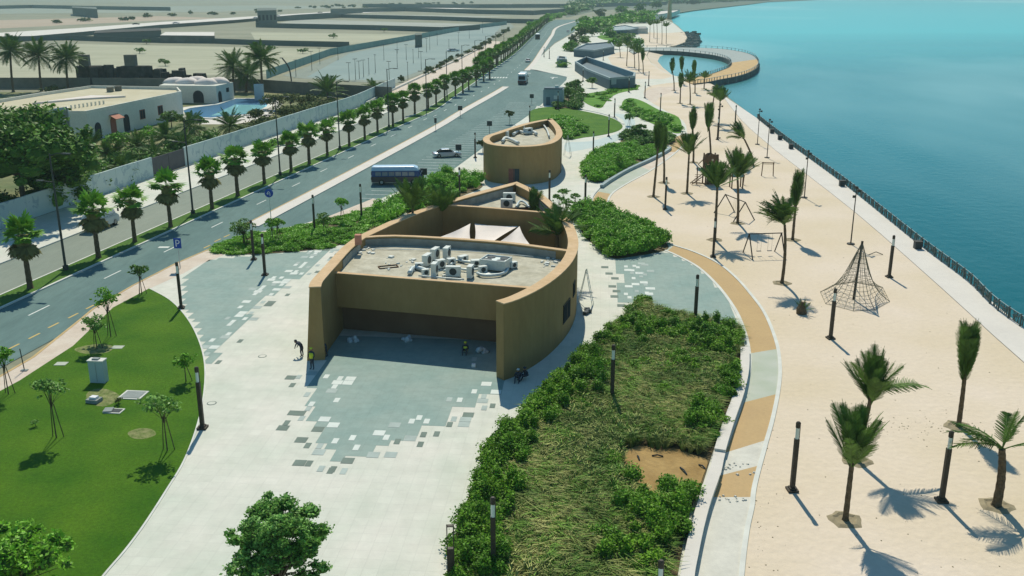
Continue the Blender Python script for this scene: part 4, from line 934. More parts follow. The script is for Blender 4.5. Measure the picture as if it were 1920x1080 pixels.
p = on_line(vp[8], vp[9], 105); place('window', MB().box((0, 0, 0), (2.6, .16, 2.4)).mesh('window'), M['darkglass'], VL, loc=(p[0], p[1] - .05, 1.0), rot=(0, 0, math.atan2(vp[9][1] - vp[8][1], vp[9][0] - vp[8][0])))
for i in range(9): x, y = g(133 + i * 7.6, 198 - i * 1.1, HV); MB().box((x, y, HV - .65), (.25, .25, .75), az).build('roof_post', M['villatrim'], VL)
for px, py, lb in [(207, 172, 'dark water tank standing on the villa roof'), (222, 170, 'second dark tank beside it on the villa roof')]:
    x, y = g(px, py, HV - .6); tag(MB().tube([(x, y, HV - .65), (x, y, HV + .5)], .8, 10).build('water_tank', M['greywall']), lb, 'tank')
# domed pavilion
HP = 4.4; dp = G([(298, 160), (405, 161), (437, 154), (330, 149)], HP)
DP = thing('domed_pavilion', 'white poolside pavilion with five low plaster domes and arched openings', 'pavilion')
MB().prism(dp, -.1, HP).build('wall', M['villa'], DP)
for px, py in [(330, 155), (352, 156), (370, 153), (388, 157), (410, 155)]:
    x, y = g(px, py, HP); dm = MB(); lump(dm, x, y, HP, 3.1, 1.5, 12, 6); dm.build('dome', M['dome'], DP, smooth=True)
for px, w_, h, aa, bb in [(372, 2.8, 3.2, dp[0], dp[1]), (412, 2.0, 2.9, dp[1], dp[2])]:
    p = on_line(aa, bb, px); z = math.atan2(bb[1] - aa[1], bb[0] - aa[0]); place('arch_opening', arch_mesh(w_, h), M['darkglass'], DP, loc=(p[0] + math.sin(z) * .02, p[1] - math.cos(z) * .02, 0), rot=(0, 0, z))
p = on_line(dp[1], dp[2], 427); z = math.atan2(dp[2][1] - dp[1][1], dp[2][0] - dp[1][0]); place('window', MB().box((0, 0, 0), (1.6, .16, 1.1)).mesh('window'), M['darkglass'], DP, loc=(p[0], p[1], 2.2), rot=(0, 0, z))
# pool
po = G([(338, 208), (352, 203), (405, 196), (440, 185), (512, 186), (505, 200), (480, 214), (395, 222), (345, 220)])
PL = thing('swimming_pool', 'turquoise swimming pool with white coping in the villa garden', 'pool')
MB().ribbon(spline(po, 1, True), 1.4, -.1, .1, closed=True).build('coping', M['villatrim'], PL)
MB().prism(po, -.12, -.02).build('pool_wall', M['pooldeep'], PL)
MB().prism(G([(395, 217), (415, 208), (440, 196), (505, 197), (480, 212)]), -.02, .0).build('water', M['poolwater'], PL)
struct('pool_terrace', G([(320, 212), (345, 200), (400, 193), (437, 183), (515, 183), (530, 195), (500, 222), (440, 232), (360, 232)]), -.115, 'prom')
struct('villa_garden', G([(-100, 300), (-100, 172), (480, 172), (690, 182), (620, 200), (480, 245), (400, 285), (200, 345), (60, 390), (-100, 420)]), -.13, 'gardensoil') if M.setdefault('gardensoil', mat('garden_ground', (.10, .14, .05), col2=(.24, .22, .10), scale=.08, fine=(.6, .2))) else 0
tag(MB().box((0, 0, 0), (2.2, 1.6, 4.2)).build('slide_tower', M['cabinet']), 'pale blue slab tower standing at the far end of the pool', 'tower').location = (*g(487, 188), 0)
# road side painted wall: panels
PW = thing('painted_wall', 'long pale blue painted wall with brushed figures beside the service road', 'wall')
pm = MB().box((0, 0, 0), (4.96, .25, 3.1)).mesh('panel'); pm.materials.append(M['mural'])
s = -100.0
while s < 186:
    x, y = RP(s + 2.5, -19.6)
    if 44 < s < 52: place('gate', MB().box((0, 0, 0), (4.9, .15, 2.9)).mesh('gate'), M['woodgate'] if 'woodgate' in M else M.setdefault('woodgate', mat('grey_gate', (.10, .10, .10), var=.1)), PW, loc=(x, y, 0), rot=(0, 0, math.pi / 2 - raz(s)))
    else: place('panel', pm, parent=PW, loc=(x, y, -.02 + .02 * (int(s / 5) % 2)), rot=(0, 0, math.pi / 2 - raz(s)))
    s += 5.0
P = G([(-150, 166), (150, 166), (480, 169), (600, 178), (735, 186)])
BW = thing('back_wall', 'grey brown block wall closing the villa garden at the back', 'wall')
for a_, b_ in zip(P[:-1], P[1:]):
    L = math.dist(a_, b_); n_ = int(L / 6); az_ = math.atan2(b_[1] - a_[1], b_[0] - a_[0]); me = MB().box((0, 0, 0), (L / n_ - .02, .3, 3.3)).mesh('panel'); me.materials.append(M['greywall'])
    for i in range(n_): t_ = (i + .5) / n_; place('panel', me, parent=BW, loc=(a_[0] + (b_[0] - a_[0]) * t_, a_[1] + (b_[1] - a_[1]) * t_, -.1), rot=(0, 0, az_))
def scrap_item(label, px, py, w_, h, kind_, rz):
    x, y = g(px, py); t = thing('scrap_heap', label, 'scrap', (x, y, 0), rz, 'scrap and old hulls piled against the garden wall')
    if kind_ == 0:
        MB().prism([(-w_ / 2, -1.5), (w_ / 2 * .6, -1.8), (w_ / 2, 0), (w_ / 2 * .6, 1.8), (-w_ / 2, 1.5)], 0, h).build('hull', M['scrap'], t); MB().box((-w_ * .2, 0, h), (w_ * .35, 2.2, h * .5)).build('cabin', M['greywall'], t)
    else:
        for i in range(7): MB().box((random.uniform(-w_, w_) / 2, random.uniform(-1.5, 1.5), 0), (random.uniform(1, w_ * .5), random.uniform(1, 2.5), h * random.uniform(.5, 1.1)), random.random() * 3, .7).build('crate', M['scrap'], t)
for i, (px, py, w_, h, k_, rz) in enumerate([(175, 164, 8, 6.4, 0, .1), (205, 164, 10, 6.0, 1, .3), (235, 164, 9, 6.6, 1, .2), (262, 164, 9, 6.4, 0, 0), (295, 164, 11, 6.0, 1, .5), (325, 163, 10, 5.4, 1, .1), (358, 162, 10, 4.6, 1, .2)]):
    scrap_item(['dark boat hull at the left end of the scrap row', 'low heap of dark scrap right of the left hull', 'scrap heap with a leaning pole in mid row', 'dark hull with a cabin in the middle of the scrap row', 'low scrap right of the middle hull', 'low dark scrap behind the domed pavilion', 'last low scrap heap at the right end of the row'][i], px, py, w_, h, k_, rz)

# ------------------------------------------------------------------ far waterfront structures and pier
def slab_building(name, label, px, h, wm, rm, inner_h=None):
    P = G(px, h); t = thing(name, label, 'building'); MB().prism(P, 0, h - .6, top=False, bottom=False).build('wall', M[wm], t)
    q = offset(P, .6, True); q = q if inside(P, *q[0]) else offset(P, -.6, True)
    mb = MB(); n_ = len(P)
    for a_, b_ in zip(P, q): mb.v += [(*a_, h - .6), (*a_, h), (*b_, h), (*b_, inner_h or h - .6)]
    for i in range(n_):
        a_, b_ = 4 * i, 4 * ((i + 1) % n_)
        for k_ in range(3): mb.f.append((a_ + k_, a_ + k_ + 1, b_ + k_ + 1, b_ + k_))
    mb.build('parapet', M['slatelight'], t); MB().prism(q, (inner_h or h - .6) - .1, inner_h or h - .55).build('roof', M[rm], t); return t
slab_building('angular_pavilion', 'blue grey wedge shaped pavilion open to the sky beside the lagoon', [(1078, 115), (1101, 106), (1192, 136), (1190, 142), (1143, 146), (1100, 129)], 3.4, 'slate', 'slate', 1.4)
slab_building('angular_pavilion', 'dark slate wedge pavilion behind the open one', [(1076, 91), (1113, 94), (1152, 86), (1146, 78), (1097, 82)], 3.4, 'slate', 'slate')
slab_building('angular_pavilion', 'small blue pavilion among the far waterfront trees', [(1150, 57), (1180, 55), (1196, 52), (1172, 47), (1152, 49)], 4.0, 'slate', 'slatelight')
slab_building('low_block', 'long low white block behind the far lawn', [(1170, 53), (1215, 53), (1213, 50), (1172, 50)], 3.5, 'villatrim', 'prom')
slab_building('low_block', 'small grey kiosk at the crossing plaza', [(1044, 110), (1063, 111), (1062, 106), (1046, 105)], 3.0, 'slatelight', 'slate')
slab_building('low_block', 'pale low building at the foot of the far sea wall', [(1228, 28), (1262, 23), (1275, 18), (1240, 20)], 5.0, 'villatrim', 'prom')
# pier: ring deck over water
po_ = [(1180, 96), (1200, 90), (1285, 89), (1345, 91), (1385, 96), (1410, 103), (1421, 113), (1421, 124), (1408, 134), (1385, 142), (1350, 149), (1325, 154), (1300, 157)]
pi_ = [(1188, 101), (1208, 95), (1270, 96), (1322, 101), (1350, 106), (1366, 112), (1371, 119), (1366, 126), (1352, 132), (1335, 138), (1318, 142), (1300, 146), (1282, 150)]
PO, PI = spline(G(po_, .3), 5), spline(G(pi_, .3), 5); npr = len(PO)
PR = thing('ring_pier', 'curved ring shaped pier with a timber deck reaching into the sea', 'pier')
h1 = npr * 6 // 12
MB().prism(PO[:h1] + PI[:h1][::-1], -.1, .3, bottom=True).build('grey_deck', M['piergrey'], PR); MB().prism(PO[h1 - 1:] + PI[h1 - 1:][::-1], -.1, .3).build('timber_deck', M['pierdeck'], PR)
MB().ribbon(PO, .5, -1.7, .32).build('outer_beam', M['pier'], PR); MB().ribbon(PI, .5, -1.7, .32).build('inner_beam', M['pier'], PR)
MB().ribbon(PO, .12, 1.25, 1.35).build('outer_rail', M['railtop'], PR); MB().ribbon(PI, .12, 1.25, 1.35).build('inner_rail', M['railtop'], PR)
pst = MB().box((0, 0, 0), (.18, .18, 1.1)).mesh('post'); pst.materials.append(M['rail']); pile = MB().tube([(0, 0, -3), (0, 0, 0)], .55, 8).mesh('pile'); pile.materials.append(M['rock'])
for P in (PO, PI):
    for i in range(0, npr): place('post', pst, parent=PR, loc=(*P[i], .3))
for i in range(2, npr, 2): place('pile', pile, parent=PR, loc=(*offset(PO, .0)[i], -.1))
# rocks around the peninsula
mb = MB(); rk = G([(1283, 60), (1291, 66), (1293, 72), (1288, 80), (1268, 88), (1235, 93)])
rr = spline(rk, 14)
for x, y in rr:
    for k_ in range(5): s_ = random.uniform(1.2, 3.2); mb.box((x + random.uniform(-2, 6), y + random.uniform(-4, 4), -2.2), (s_, s_, random.uniform(1.2, 2.6)), random.random() * 3, .6)
tag(mb.build('rock_revetment', M['rock']), 'grey rock armour round the sandy peninsula', 'rocks', kind='stuff')
x, y = g(1304, 65, -1.6); bt = thing('boat', 'small dark boat afloat off the peninsula', 'boat', (x, y, -1.5), .4)
MB().prism([(-4, -1.3), (2, -1.5), (4.5, 0), (2, 1.5), (-4, 1.3)], -.3, 1.0).build('hull', M['scrap'], bt); MB().box((-1, 0, 1.0), (2.6, 1.8, 1.4)).build('cabin', M['greywall'], bt)
x, y = g(1255, 36); ms = thing('mast_tower', 'tall thin orange brown mast at the far waterfront', 'mast', (x, y, 0))
MB().tube([(0, 0, 0), (0, 0, 16), (0, 0, 34)], [2.6, 1.6, .6], 6).build('shaft', M['tan'], ms); MB().box((0, 0, 30), (4, 4, 1.2)).build('platform', M['tan'], ms)

# ------------------------------------------------------------------ lamps, poles, signs
LPM = {}
def reg(key, mb, m, smooth=False): me = mb.mesh(key); me.materials.append(M[m]); LPM[key] = me; return me
reg('base', MB().box((0, 0, 0), (.62, .62, .14)).box((0, 0, .14), (.4, .4, .1)), 'bronze'); reg('post', MB().box((0, 0, .2), (.25, .25, 3.15)), 'bronze')
reg('lens', MB().tube([(0, 0, 3.35), (0, 0, 4.05)], .11, 10), 'glass'); reg('cap', MB().tube([(0, 0, 4.05), (0, 0, 4.36), (0, 0, 4.42)], [.14, .14, .08], 10), 'bronze'); reg('strip', MB().box((.12, 0, 3.35), (.05, .05, .72)), 'bronze')
lamps = [((380, 803), 'white capped lamp post at the right edge of the big lawn'), ((1485, 920), 'lamp post on the sand left of the two front palms'), ((1765, 940), 'lamp post between the two bottom right palms'), ((1557, 635), 'lamp post on the sand below the rope climbing net'),
         ((1667, 520), 'lamp post on the sand right of the rope climbing net'), ((1147, 756), 'lamp post standing in the middle of the central planting bed'), ((1303, 605), 'lamp post at the far edge of the right blue paving'), ((497, 516), 'lamp post in the middle of the left blue paving'),
         ((476, 487), 'lamp post where the roadside bed meets the left blue paving'), ((340, 578), 'lamp post at the top corner of the big lawn'), ((678, 408), 'lamp post in the roadside bed near the parked bus'), ((1337, 482), 'lamp post beside the palm left of the swings'), ((1247, 393), 'lamp post on the sand near the leftmost sand palms'),
         ((1097, 388), 'lamp post at the tip of the corner bed'), ((1030, 378), 'lamp post close behind the apex of the big pavilion'), ((1112, 293), 'lamp post on the paving right of the kiosk'), ((891, 296), 'lamp post left of the kiosk near the parking bays'), ((993, 237), 'lamp post at the left corner of the round lawn'),
         ((1046, 205), 'lamp post by the blue grey cabin'), ((1141, 256), 'lamp post standing on the edge of the round lawn'), ((1152, 221), 'lamp post in the fork between round lawn and slope lawn'), ((1179, 173), 'lamp post on the leaf shaped lawn'), ((1238, 209), 'lamp post beyond the slope lawn on the sand edge'),
         ((1209, 184), 'lamp post at the top of the slope lawn'), ((1216, 161), 'tall looking lamp post at the lagoon bridge'), ((1378, 236), 'lamp post among the far sand near the sea wall'), ((1131, 113), 'lamp post beside the dark wedge pavilion'), ((1093, 152), 'lamp post before the open wedge pavilion'), ((1030, 110), 'lamp post at the crossing plaza kerb'),
         ((1020, 107), 'left lamp post at the crossing plaza'), ((924, 1150), 'nearest lamp post at the bottom edge inside the planting bed'), ((1345, 262), 'lamp post behind the wooden play tower'), ((862, 372), 'lamp post beside the pavilion in the side bed'), ((590, 432), 'lamp post in the roadside bed without visible head'), ((1240, 1100), 'lamp post top just showing at the bottom right of the bed')]
for i, ((px, py), lb) in enumerate(lamps):
    x, y = g(px, py); t = thing('lamp_post', lb, 'lamp post', (x, y, 0), random.uniform(-.2, .2), 'bronze lamp posts with clear heads')
    for key in ('base', 'post', 'lens', 'cap', 'strip'): place(key, LPM[key], parent=t)
    if i == 30: t.location.z = -.3
    if lb.startswith('nearest'): t.location = (*g(924, 932, 4.42), 0)
    if lb.startswith('lamp post top'): t.location = (*g(1240, 1050, 4.42), 0)
    if 'without visible' in lb: t.scale = (1, 1, 1.0)
# street lights
reg('pole12', MB().tube([(0, 0, -.1), (0, 0, 12.2)], [.14, .08], 8), 'pole'); reg('arm', MB().tube([(0, 0, 12.0), (.9, 0, 12.3), (1.6, 0, 12.3)], .05, 5).tube([(0, 0, 9.3), (-1.2, 0, 9.4)], .05, 5), 'pole')
reg('luminaire', MB().box((1.9, 0, 12.2), (.9, .3, .14)), 'pole'); reg('luminaire2', MB().box((-1.5, 0, 9.33), (.8, .28, .14)), 'pole'); reg('basebox', MB().box((0, 0, 0), (.4, .4, .5)), 'pole')
sl_s = [(-5, 'nearest'), (22, 'second'), (50, 'third'), (77, 'fourth'), (107, 'fifth'), (137, 'sixth'), (168, 'seventh'), (198, 'eighth'), (228, 'ninth'), (258, 'tenth'), (290, 'eleventh'), (322, 'twelfth')]
for s, nm in sl_s:
    x, y = RP(s, -.55); t = thing('street_light', '%s tall dark street light along the palm strip counted from the left edge' % nm, 'street light', (x, y, 0), -raz(s), 'tall street lights on the palm strip')
    for key, nn in (('pole12', 'pole'), ('arm', 'arm'), ('luminaire', 'luminaire'), ('luminaire2', 'luminaire'), ('basebox', 'base')): place(nn, LPM[key], parent=t)
# floodlight poles on the sand
reg('fpole', MB().tube([(0, 0, 0), (0, 0, 6.8)], [.08, .05], 7), 'bronze'); reg('fplate', MB().tube([(0, 0, 0), (0, 0, .12)], .45, 12), 'bronze')
reg('fhead', MB().box((0, 0, 6.2), (.9, .06, .06)).box((.35, -.1, 6.1), (.28, .2, .3)).box((-.35, -.1, 5.5), (.26, .2, .28)).box((0, 0, 6.5), (.3, .2, .24)), 'bronze')
for (px, py), lb in [((1595, 458), 'tall thin floodlight pole above the rope net'), ((1508, 371), 'tall thin floodlight pole beside the upright sand palm'), ((1438, 296), 'tall floodlight pole behind the small swing frame'), ((1347, 259), 'short floodlight stand behind the play tower'), ((1420, 271), 'dark floodlight column near the sea wall')]:
    x, y = g(px, py); t = thing('floodlight_pole', lb, 'floodlight', (x, y, 0), random.random(), 'floodlight poles on the sand')
    place('pole', LPM['fpole'], parent=t); place('base_plate', LPM['fplate'], parent=t); place('floodlight', LPM['fhead'], parent=t)
# car park lamp columns
cpole = MB().tube([(0, 0, 0), (0, 0, 7)], [.1, .06], 5).mesh('pole'); cpole.materials.append(M['pole']); chead = MB().box((0, 0, 6.9), (1.6, .3, .16)).mesh('luminaire'); chead.materials.append(M['pole'])
cps = [(655, 151), (667, 149), (674, 147), (682, 144), (692, 139), (704, 136), (730, 150), (745, 126), (762, 112), (775, 118), (785, 108), (800, 97), (806, 93), (790, 130), (765, 148), (820, 84), (842, 98), (860, 82), (880, 72), (745, 100), (720, 112), (600, 120), (634, 112), (905, 62), (585, 132), (555, 143)]
wd = ['near the garden wall', 'by the hoarding fence', 'in mid car park', 'by the service road']
for i, (px, py) in enumerate(cps):
    x, y = g(px, py); t = thing('lamp_column', 'one of the thin grey lamp columns spread over the far car park', 'lamp post', (x, y, -.1), random.random() * 3, 'lamp columns in the far car park')
    place('pole', cpole, parent=t); place('luminaire', chead, parent=t); t.scale = (1, 1, random.uniform(.75, 1.05))
x, y = g(548, 172); t = thing('curved_lamp', 'curved dark lamp leaning over the back garden wall', 'street light', (x, y, 0))
MB().tube(spline([(0, 0, 0), (-.1, 0, 4), (-.6, 0, 7), (-2.2, 0, 9.4)], 4), .2, 6).build('pole', M['pole'], t); MB().box((-2.5, 0, 9.4), (.9, .4, .2)).build('luminaire', M['pole'], t)
# P sign and turn sign
def glyph(segs, th=.07, m='signwhite', parent=None, name='letter', y=-.03):
    mb = MB()
    for a, b in segs:
        mb.tube([(a[0], y, a[1]), (b[0], y, b[1])], th / 2, 4)
    return mb.build(name, M[m], parent)
x, y = g(338, 503); t = thing('parking_sign', 'blue square parking sign with a white P above the lawn corner', 'sign', (x, y, 0))
H = hgt(334, 447, y)[1]; MB().tube([(0, 0, 0), (0, 0, H)], .05, 6).build('pole', M['duct'], t); MB().box((0, -.08, H - 1.05), (.78, .05, 1.1)).build('plate', M['bluepaint'], t)
pz = H - .95; glyph([((-.14, pz + .1), (-.14, pz + .78)), ((-.14, pz + .78), (.08, pz + .78)), ((.08, pz + .78), (.2, pz + .66)), ((.2, pz + .66), (.2, pz + .52)), ((.2, pz + .52), (.08, pz + .42)), ((.08, pz + .42), (-.14, pz + .42))], .10, parent=t, y=-.11)
x, y = g(511, 448); t = thing('turn_sign', 'round blue traffic sign with a white arrow on a thin pole', 'sign', (x, y, 0))
H = hgt(504, 362, y)[1]; MB().tube([(0, 0, 0), (0, 0, H)], .045, 6).build('pole', M['duct'], t)
MB().tube([(0, -.11, H), (0, -.06, H)], .5, 20).build('plate', M['bluepaint'], t); glyph([((.12, H - .28), (.12, H + .05)), ((.12, H + .05), (0, H + .2)), ((0, H + .2), (-.14, H + .12)), ((-.14, H + .12), (-.14, H - .1)), ((-.26, H + .0), (-.14, H - .14)), ((-.02, H + .0), (-.14, H - .14))], .07, parent=t, y=-.13, name='arrow')
for (px, py), lb in [((918, 250), 'square dark sign board among the parking bays left of the kiosk'), ((997, 195), 'square dark sign board by the end of the parking bays'), ((863, 219), 'dark sign board on the road median'), ((795, 340), 'dark square board beside the front of the bus'), ((860, 292), 'dark square board behind the silver car'), ((763, 368), 'dark board with pale top beside the bus rear'),
                     ((817, 244), 'small sign post on the road median with a white board'), ((816, 250), 'thin sign post beside the median board')][:7]:
    x, y = g(px, py); t = thing('sign_board', lb, 'sign', (x, y, 0), R(-6), 'dark square boards along the parking road'); h = 2.5 if px not in (795, 763, 860) else 2.0
    w_ = 1.05 if px != 817 else .5
    MB().tube([(0, 0, -.1), (0, 0, h)], .05, 5).build('pole', M['pole'], t); MB().box((0, -.06, h - 1.0), (w_, .08, 1.0)).build('board', M['pole'], t); MB().box((0, -.06, h), (w_, .1, .06)).build('edge', M['kerb'], t)

# ------------------------------------------------------------------ vehicles
def wheel(parent, x, y, r=.34, w_=.22):
    wl = MB().tube([(x - w_ / 2, y, r), (x + w_ / 2, y, r)], r, 14).build('wheel', M['tyre'], parent); MB().tube([(x - w_ / 2 - .01, y, r), (x + w_ / 2 + .01, y, r)], r * .55, 10).build('rim', M['rim'], wl)
def side_prism(parent, name, prof, w0, w1, m, zsplit=None):      # profile in (y,z) swept across x, top narrower
    mb = MB(); zs = [p[1] for p in prof]; z0, z1 = min(zs), max(zs); n_ = len(prof)
    for sg_ in (-1, 1):
        for y_, z_ in prof: t_ = (z_ - z0) / (z1 - z0 + 1e-6); mb.v.append((sg_ * (w0 + (w1 - w0) * t_) / 2, y_, z_))
    mb.f = [tuple(reversed(range(n_))), tuple(range(n_, 2 * n_))] + [(i, (i + 1) % n_, n_ + (i + 1) % n_, n_ + i) for i in range(n_)]
    o = mb.build(name, M[m], parent)
    bv = o.modifiers.new('bevel', 'BEVEL'); bv.width = .05; bv.segments = 2; bv.limit_method = 'ANGLE'; return o
def car(label, x, y, rz, paint='silver', cat='car', L=4.6, z=-.1, group=None):
    t = thing('parked_car', label, cat, (x, y, z), rz, group); k_ = L / 4.6
    side_prism(t, 'body', [(-2.25 * k_, .32), (-2.28 * k_, .62), (-2.1 * k_, .86), (-1.2 * k_, .95), (1.25 * k_, .92), (2.1 * k_, .76), (2.28 * k_, .55), (2.25 * k_, .3)], 1.78, 1.66, paint)
    side_prism(t, 'cabin', [(-1.65 * k_, .93), (-.95 * k_, 1.36), (.35 * k_, 1.38), (1.15 * k_, .92)], 1.6, 1.24, 'darkglass'); side_prism(t, 'roof', [(-.98 * k_, 1.36), (-.9 * k_, 1.44), (.3 * k_, 1.45), (.42 * k_, 1.37)], 1.28, 1.16, paint)
    for sx in (-1, 1):
        for sy in (-1.4, 1.42): wheel(t, sx * .8, sy * k_)
        MB().box((sx * .62, 2.24 * k_, .58), (.36, .1, .14)).build('headlight', M['glass'], t); MB().box((sx * .66, -2.25 * k_, .66), (.3, .08, .14)).build('tail_light', M['lightred'], t)
        MB().box((sx * .93, .75 * k_, .95), (.18, .1, .12)).build('mirror', M[paint], t)
    return t
ca = g(812, 292); cb = g(866, 296); raz_ = -raz(80)
car('silver saloon car parked across a parking bay', *g(838, 293), -R(76), 'silver', L=5.0)
def bus(name, label, x, y, rz, L, wd_, h, roof, low, win, cat='bus', z=-.1, nwin=6, mid=None):
    t = thing(name, label, cat, (x, y, z), rz)
    side_prism(t, 'body', [(-L / 2, .4), (-L / 2 - .05, 1.25), (L / 2 + .03, 1.25), (L / 2 + .12, .9), (L / 2 + .05, .38)], wd_, wd_, low)
    side_prism(t, 'window_band', [(-L / 2 + .01, 1.26), (-L / 2 + .08, h - .62), (L / 2 - .55, h - .62), (L / 2 - .02, 1.26)], wd_ - .02, wd_ - .1, mid or low)
    side_prism(t, 'roof', [(-L / 2 + .02, h - .6), (-L / 2 + .1, h - .1), (-L / 2 + .4, h), (L / 2 - 1.2, h), (L / 2 - .65, h - .25), (L / 2 - .5, h - .6)], wd_ - .06, wd_ - .5, roof)
    pw = (L - 1.6) / nwin
    for sx in (-1, 1):
        for i in range(nwin): MB().box((sx * (wd_ / 2 - .035), -L / 2 + .55 + pw * (i + .5), 1.4), (.06, pw - .16, h - 2.15)).build('window', M[win], t)
        for sy in (-L * .3, L * .33): wheel(t, sx * (wd_ / 2 - .14), sy, .42, .28)
        MB().box((sx * wd_ * .36, L / 2 + .1, .75), (.3, .08, .2)).build('headlight', M['glass'], t); MB().box((sx * wd_ * .4, -L / 2 - .05, .8), (.2, .06, .35)).build('tail_light', M['lightred'], t)
        MB().box((sx * (wd_ / 2 + .15), L / 2 - .3, 1.7), (.2, .08, .4)).build('mirror', M['tyre'], t)
    ws = MB().box((0, 0, 0), (wd_ - .35, .06, h - 2.1)).build('windscreen', M['buswin'], t); ws.location = (0, L / 2 - .26, 1.35); ws.rotation_euler = (R(-22), 0, 0)
    rw = MB().box((0, -L / 2 - .0, 1.5), (wd_ - .5, .08, h - 2.3)).build('rear_window', M['darkglass'], t)
    return t
bus('minibus', 'dark blue minibus with pale roof parked across the bays', *g(745, 343), -R(87), 7.6, 2.3, 2.75, 'busroof', 'busmaroon', 'buswin', mid='busblue')
bus('coach', 'grey white coach driving away on the parking road seen from behind', *MP(212, 13.6), -raz(200), 9.0, 2.5, 3.4, 'vwhite', 'busmaroon', 'buswin', mid='vwhite', nwin=7)
bus('coach', 'small dark truck far along the left carriageway under the palms', *g(1008, 73), -raz(395), 8.0, 2.5, 3.3, 'vwhite', 'scrap', 'darkglass', cat='truck', nwin=5)
bus('van', 'white van parked on the service road behind the third palm', *RP(13, -8.0), -raz(13), 5.0, 1.9, 2.2, 'vwhite', 'vwhite', 'buswin', cat='van', nwin=3)
for i, (px, py, pt, lb) in enumerate([(990, 116, 'vwhite', 'white car waiting at the crossing beside the plaza'), (1065, 60, 'silver', 'tiny silver car at the far end of the parking road'), (1073, 68, 'busblue', 'tiny dark car parked far along the right kerb'), (480, 34, 'vwhite', 'white vehicle on the far highway near the low building'), (330, 44, 'vwhite', 'white vehicle on the far highway above the depot'), (255, 46, 'scrap', 'dark vehicle on the far highway at upper left'),
                                        (520, 30, 'vwhite', 'white vehicle on the far highway past the low building'), (600, 24, 'scrap', 'dark vehicle on the far highway at top centre'), (850, 96, 'vwhite', 'white car parked in the far car park')]):
    car(lb, *g(px, py), -raz(300) if i < 3 else -R(60), pt, L=4.6 if i < 3 else 6.5)
# blue grey cabin at kerb
x, y = g(1038, 196); t = thing('utility_cabin', 'blue grey utility cabin standing at the kerb near the round lawn', 'cabin', (x, y, 0), -R(8))
MB().box((0, 0, 0), (5.0, 4.2, 4.0)).build('body', M['slatelight'], t); MB().box((0, 0, 4.02), (4.6, 3.8, .3)).build('roof', M['slate'], t); MB().box((-1.2, -2.13, 0), (1.0, .08, 2.1)).build('door', M['slate'], t); MB().box((.8, -.4, 4.3), (.9, .9, .6)).build('vent', M['acwhite'], t); MB().box((.9, -2.12, 1.6), (1.3, .06, .9)).build('panel', M['kerb'], t)

# ------------------------------------------------------------------ sea railing
RL = thing('sea_railing', 'long dark patterned railing along the sea wall', 'railing')
rl = [p for p in cw if 60 < p[1] < 266]; rl = spline([(46.8, 52)] + rl, 8); rl = offset(rl, .12 if inside(sandpoly, *offset(rl, 6)[20]) else -.12)
cl = [0.0]
for i in range(1, len(rl)): cl.append(cl[-1] + math.dist(rl[i], rl[i - 1]))
def rlp(d):
    i = 1
    while i < len(cl) - 1 and cl[i] < d: i += 1
    t_ = (d - cl[i - 1]) / (cl[i] - cl[i - 1]); return (rl[i - 1][0] + (rl[i][0] - rl[i - 1][0]) * t_, rl[i - 1][1] + (rl[i][1] - rl[i - 1][1]) * t_)
post = MB().box((0, 0, 0), (.12, .12, 1.15)).mesh('post'); post.materials.append(M['rail']); panels = []
for v_ in range(4):
    pm_ = MB(); pm_.box((0, 0, .12), (2.0, .05, .05)).box((0, 0, 1.0), (2.0, .05, .05))
    for j in range(11):
        a_ = random.uniform(-.95, .95); c_ = random.uniform(-.4, .4); pm_.tube([(a_, 0, .14), (max(-1, min(1, a_ + c_ * .6)), 0, .55), (max(-1, min(1, a_ + c_ * .1 + random.uniform(-.3, .3))), 0, 1.02)], .035, 4, cap=False)
    for j in range(3): pm_.tube([(random.uniform(-.9, .9) + .22 * math.cos(k_ * 1.05), 0, .55 + .22 * math.sin(k_ * 1.05)) for k_ in range(3)], .04, 4)
    me = pm_.mesh('panel'); me.materials.append(M['rail']); panels.append(me)
d = 0.0
while d < cl[-1] - 2.1:
    p, q = rlp(d), rlp(d + 2.1); az_ = math.atan2(q[1] - p[1], q[0] - p[0]); place('post', post, parent=RL, loc=(*p, 0)); place('panel', random.choice(panels), parent=RL, loc=((p[0] + q[0]) / 2, (p[1] + q[1]) / 2, 0), rot=(0, 0, az_)); d += 2.1
MB().ribbon(rl, .05, 1.03, 1.08).build('top_rail', M['railtop'], RL)
for (px, py), lb in [((1450, 250), 'dark box planter at the far end of the sea railing'), ((1465, 262), 'second dark box planter along the far sea railing'), ((1486, 279), 'dark box planter on the railing behind the floodlight poles'), ((1582, 349), 'dark box planter on the sea railing above the upright palm'), ((1725, 466), 'dark box planter on the sea railing above the net lamp post')]:
    x, y = g(px, py); t = thing('planter_box', lb, 'planter', (x - .3, y, 0), R(-4), 'dark boxes along the sea railing'); MB().box((0, 0, 0), (.75, .75, .8)).build('box', M['acdark'], t); MB().box((0, 0, .8), (.85, .85, .08)).build('rim', M['bronze'], t)

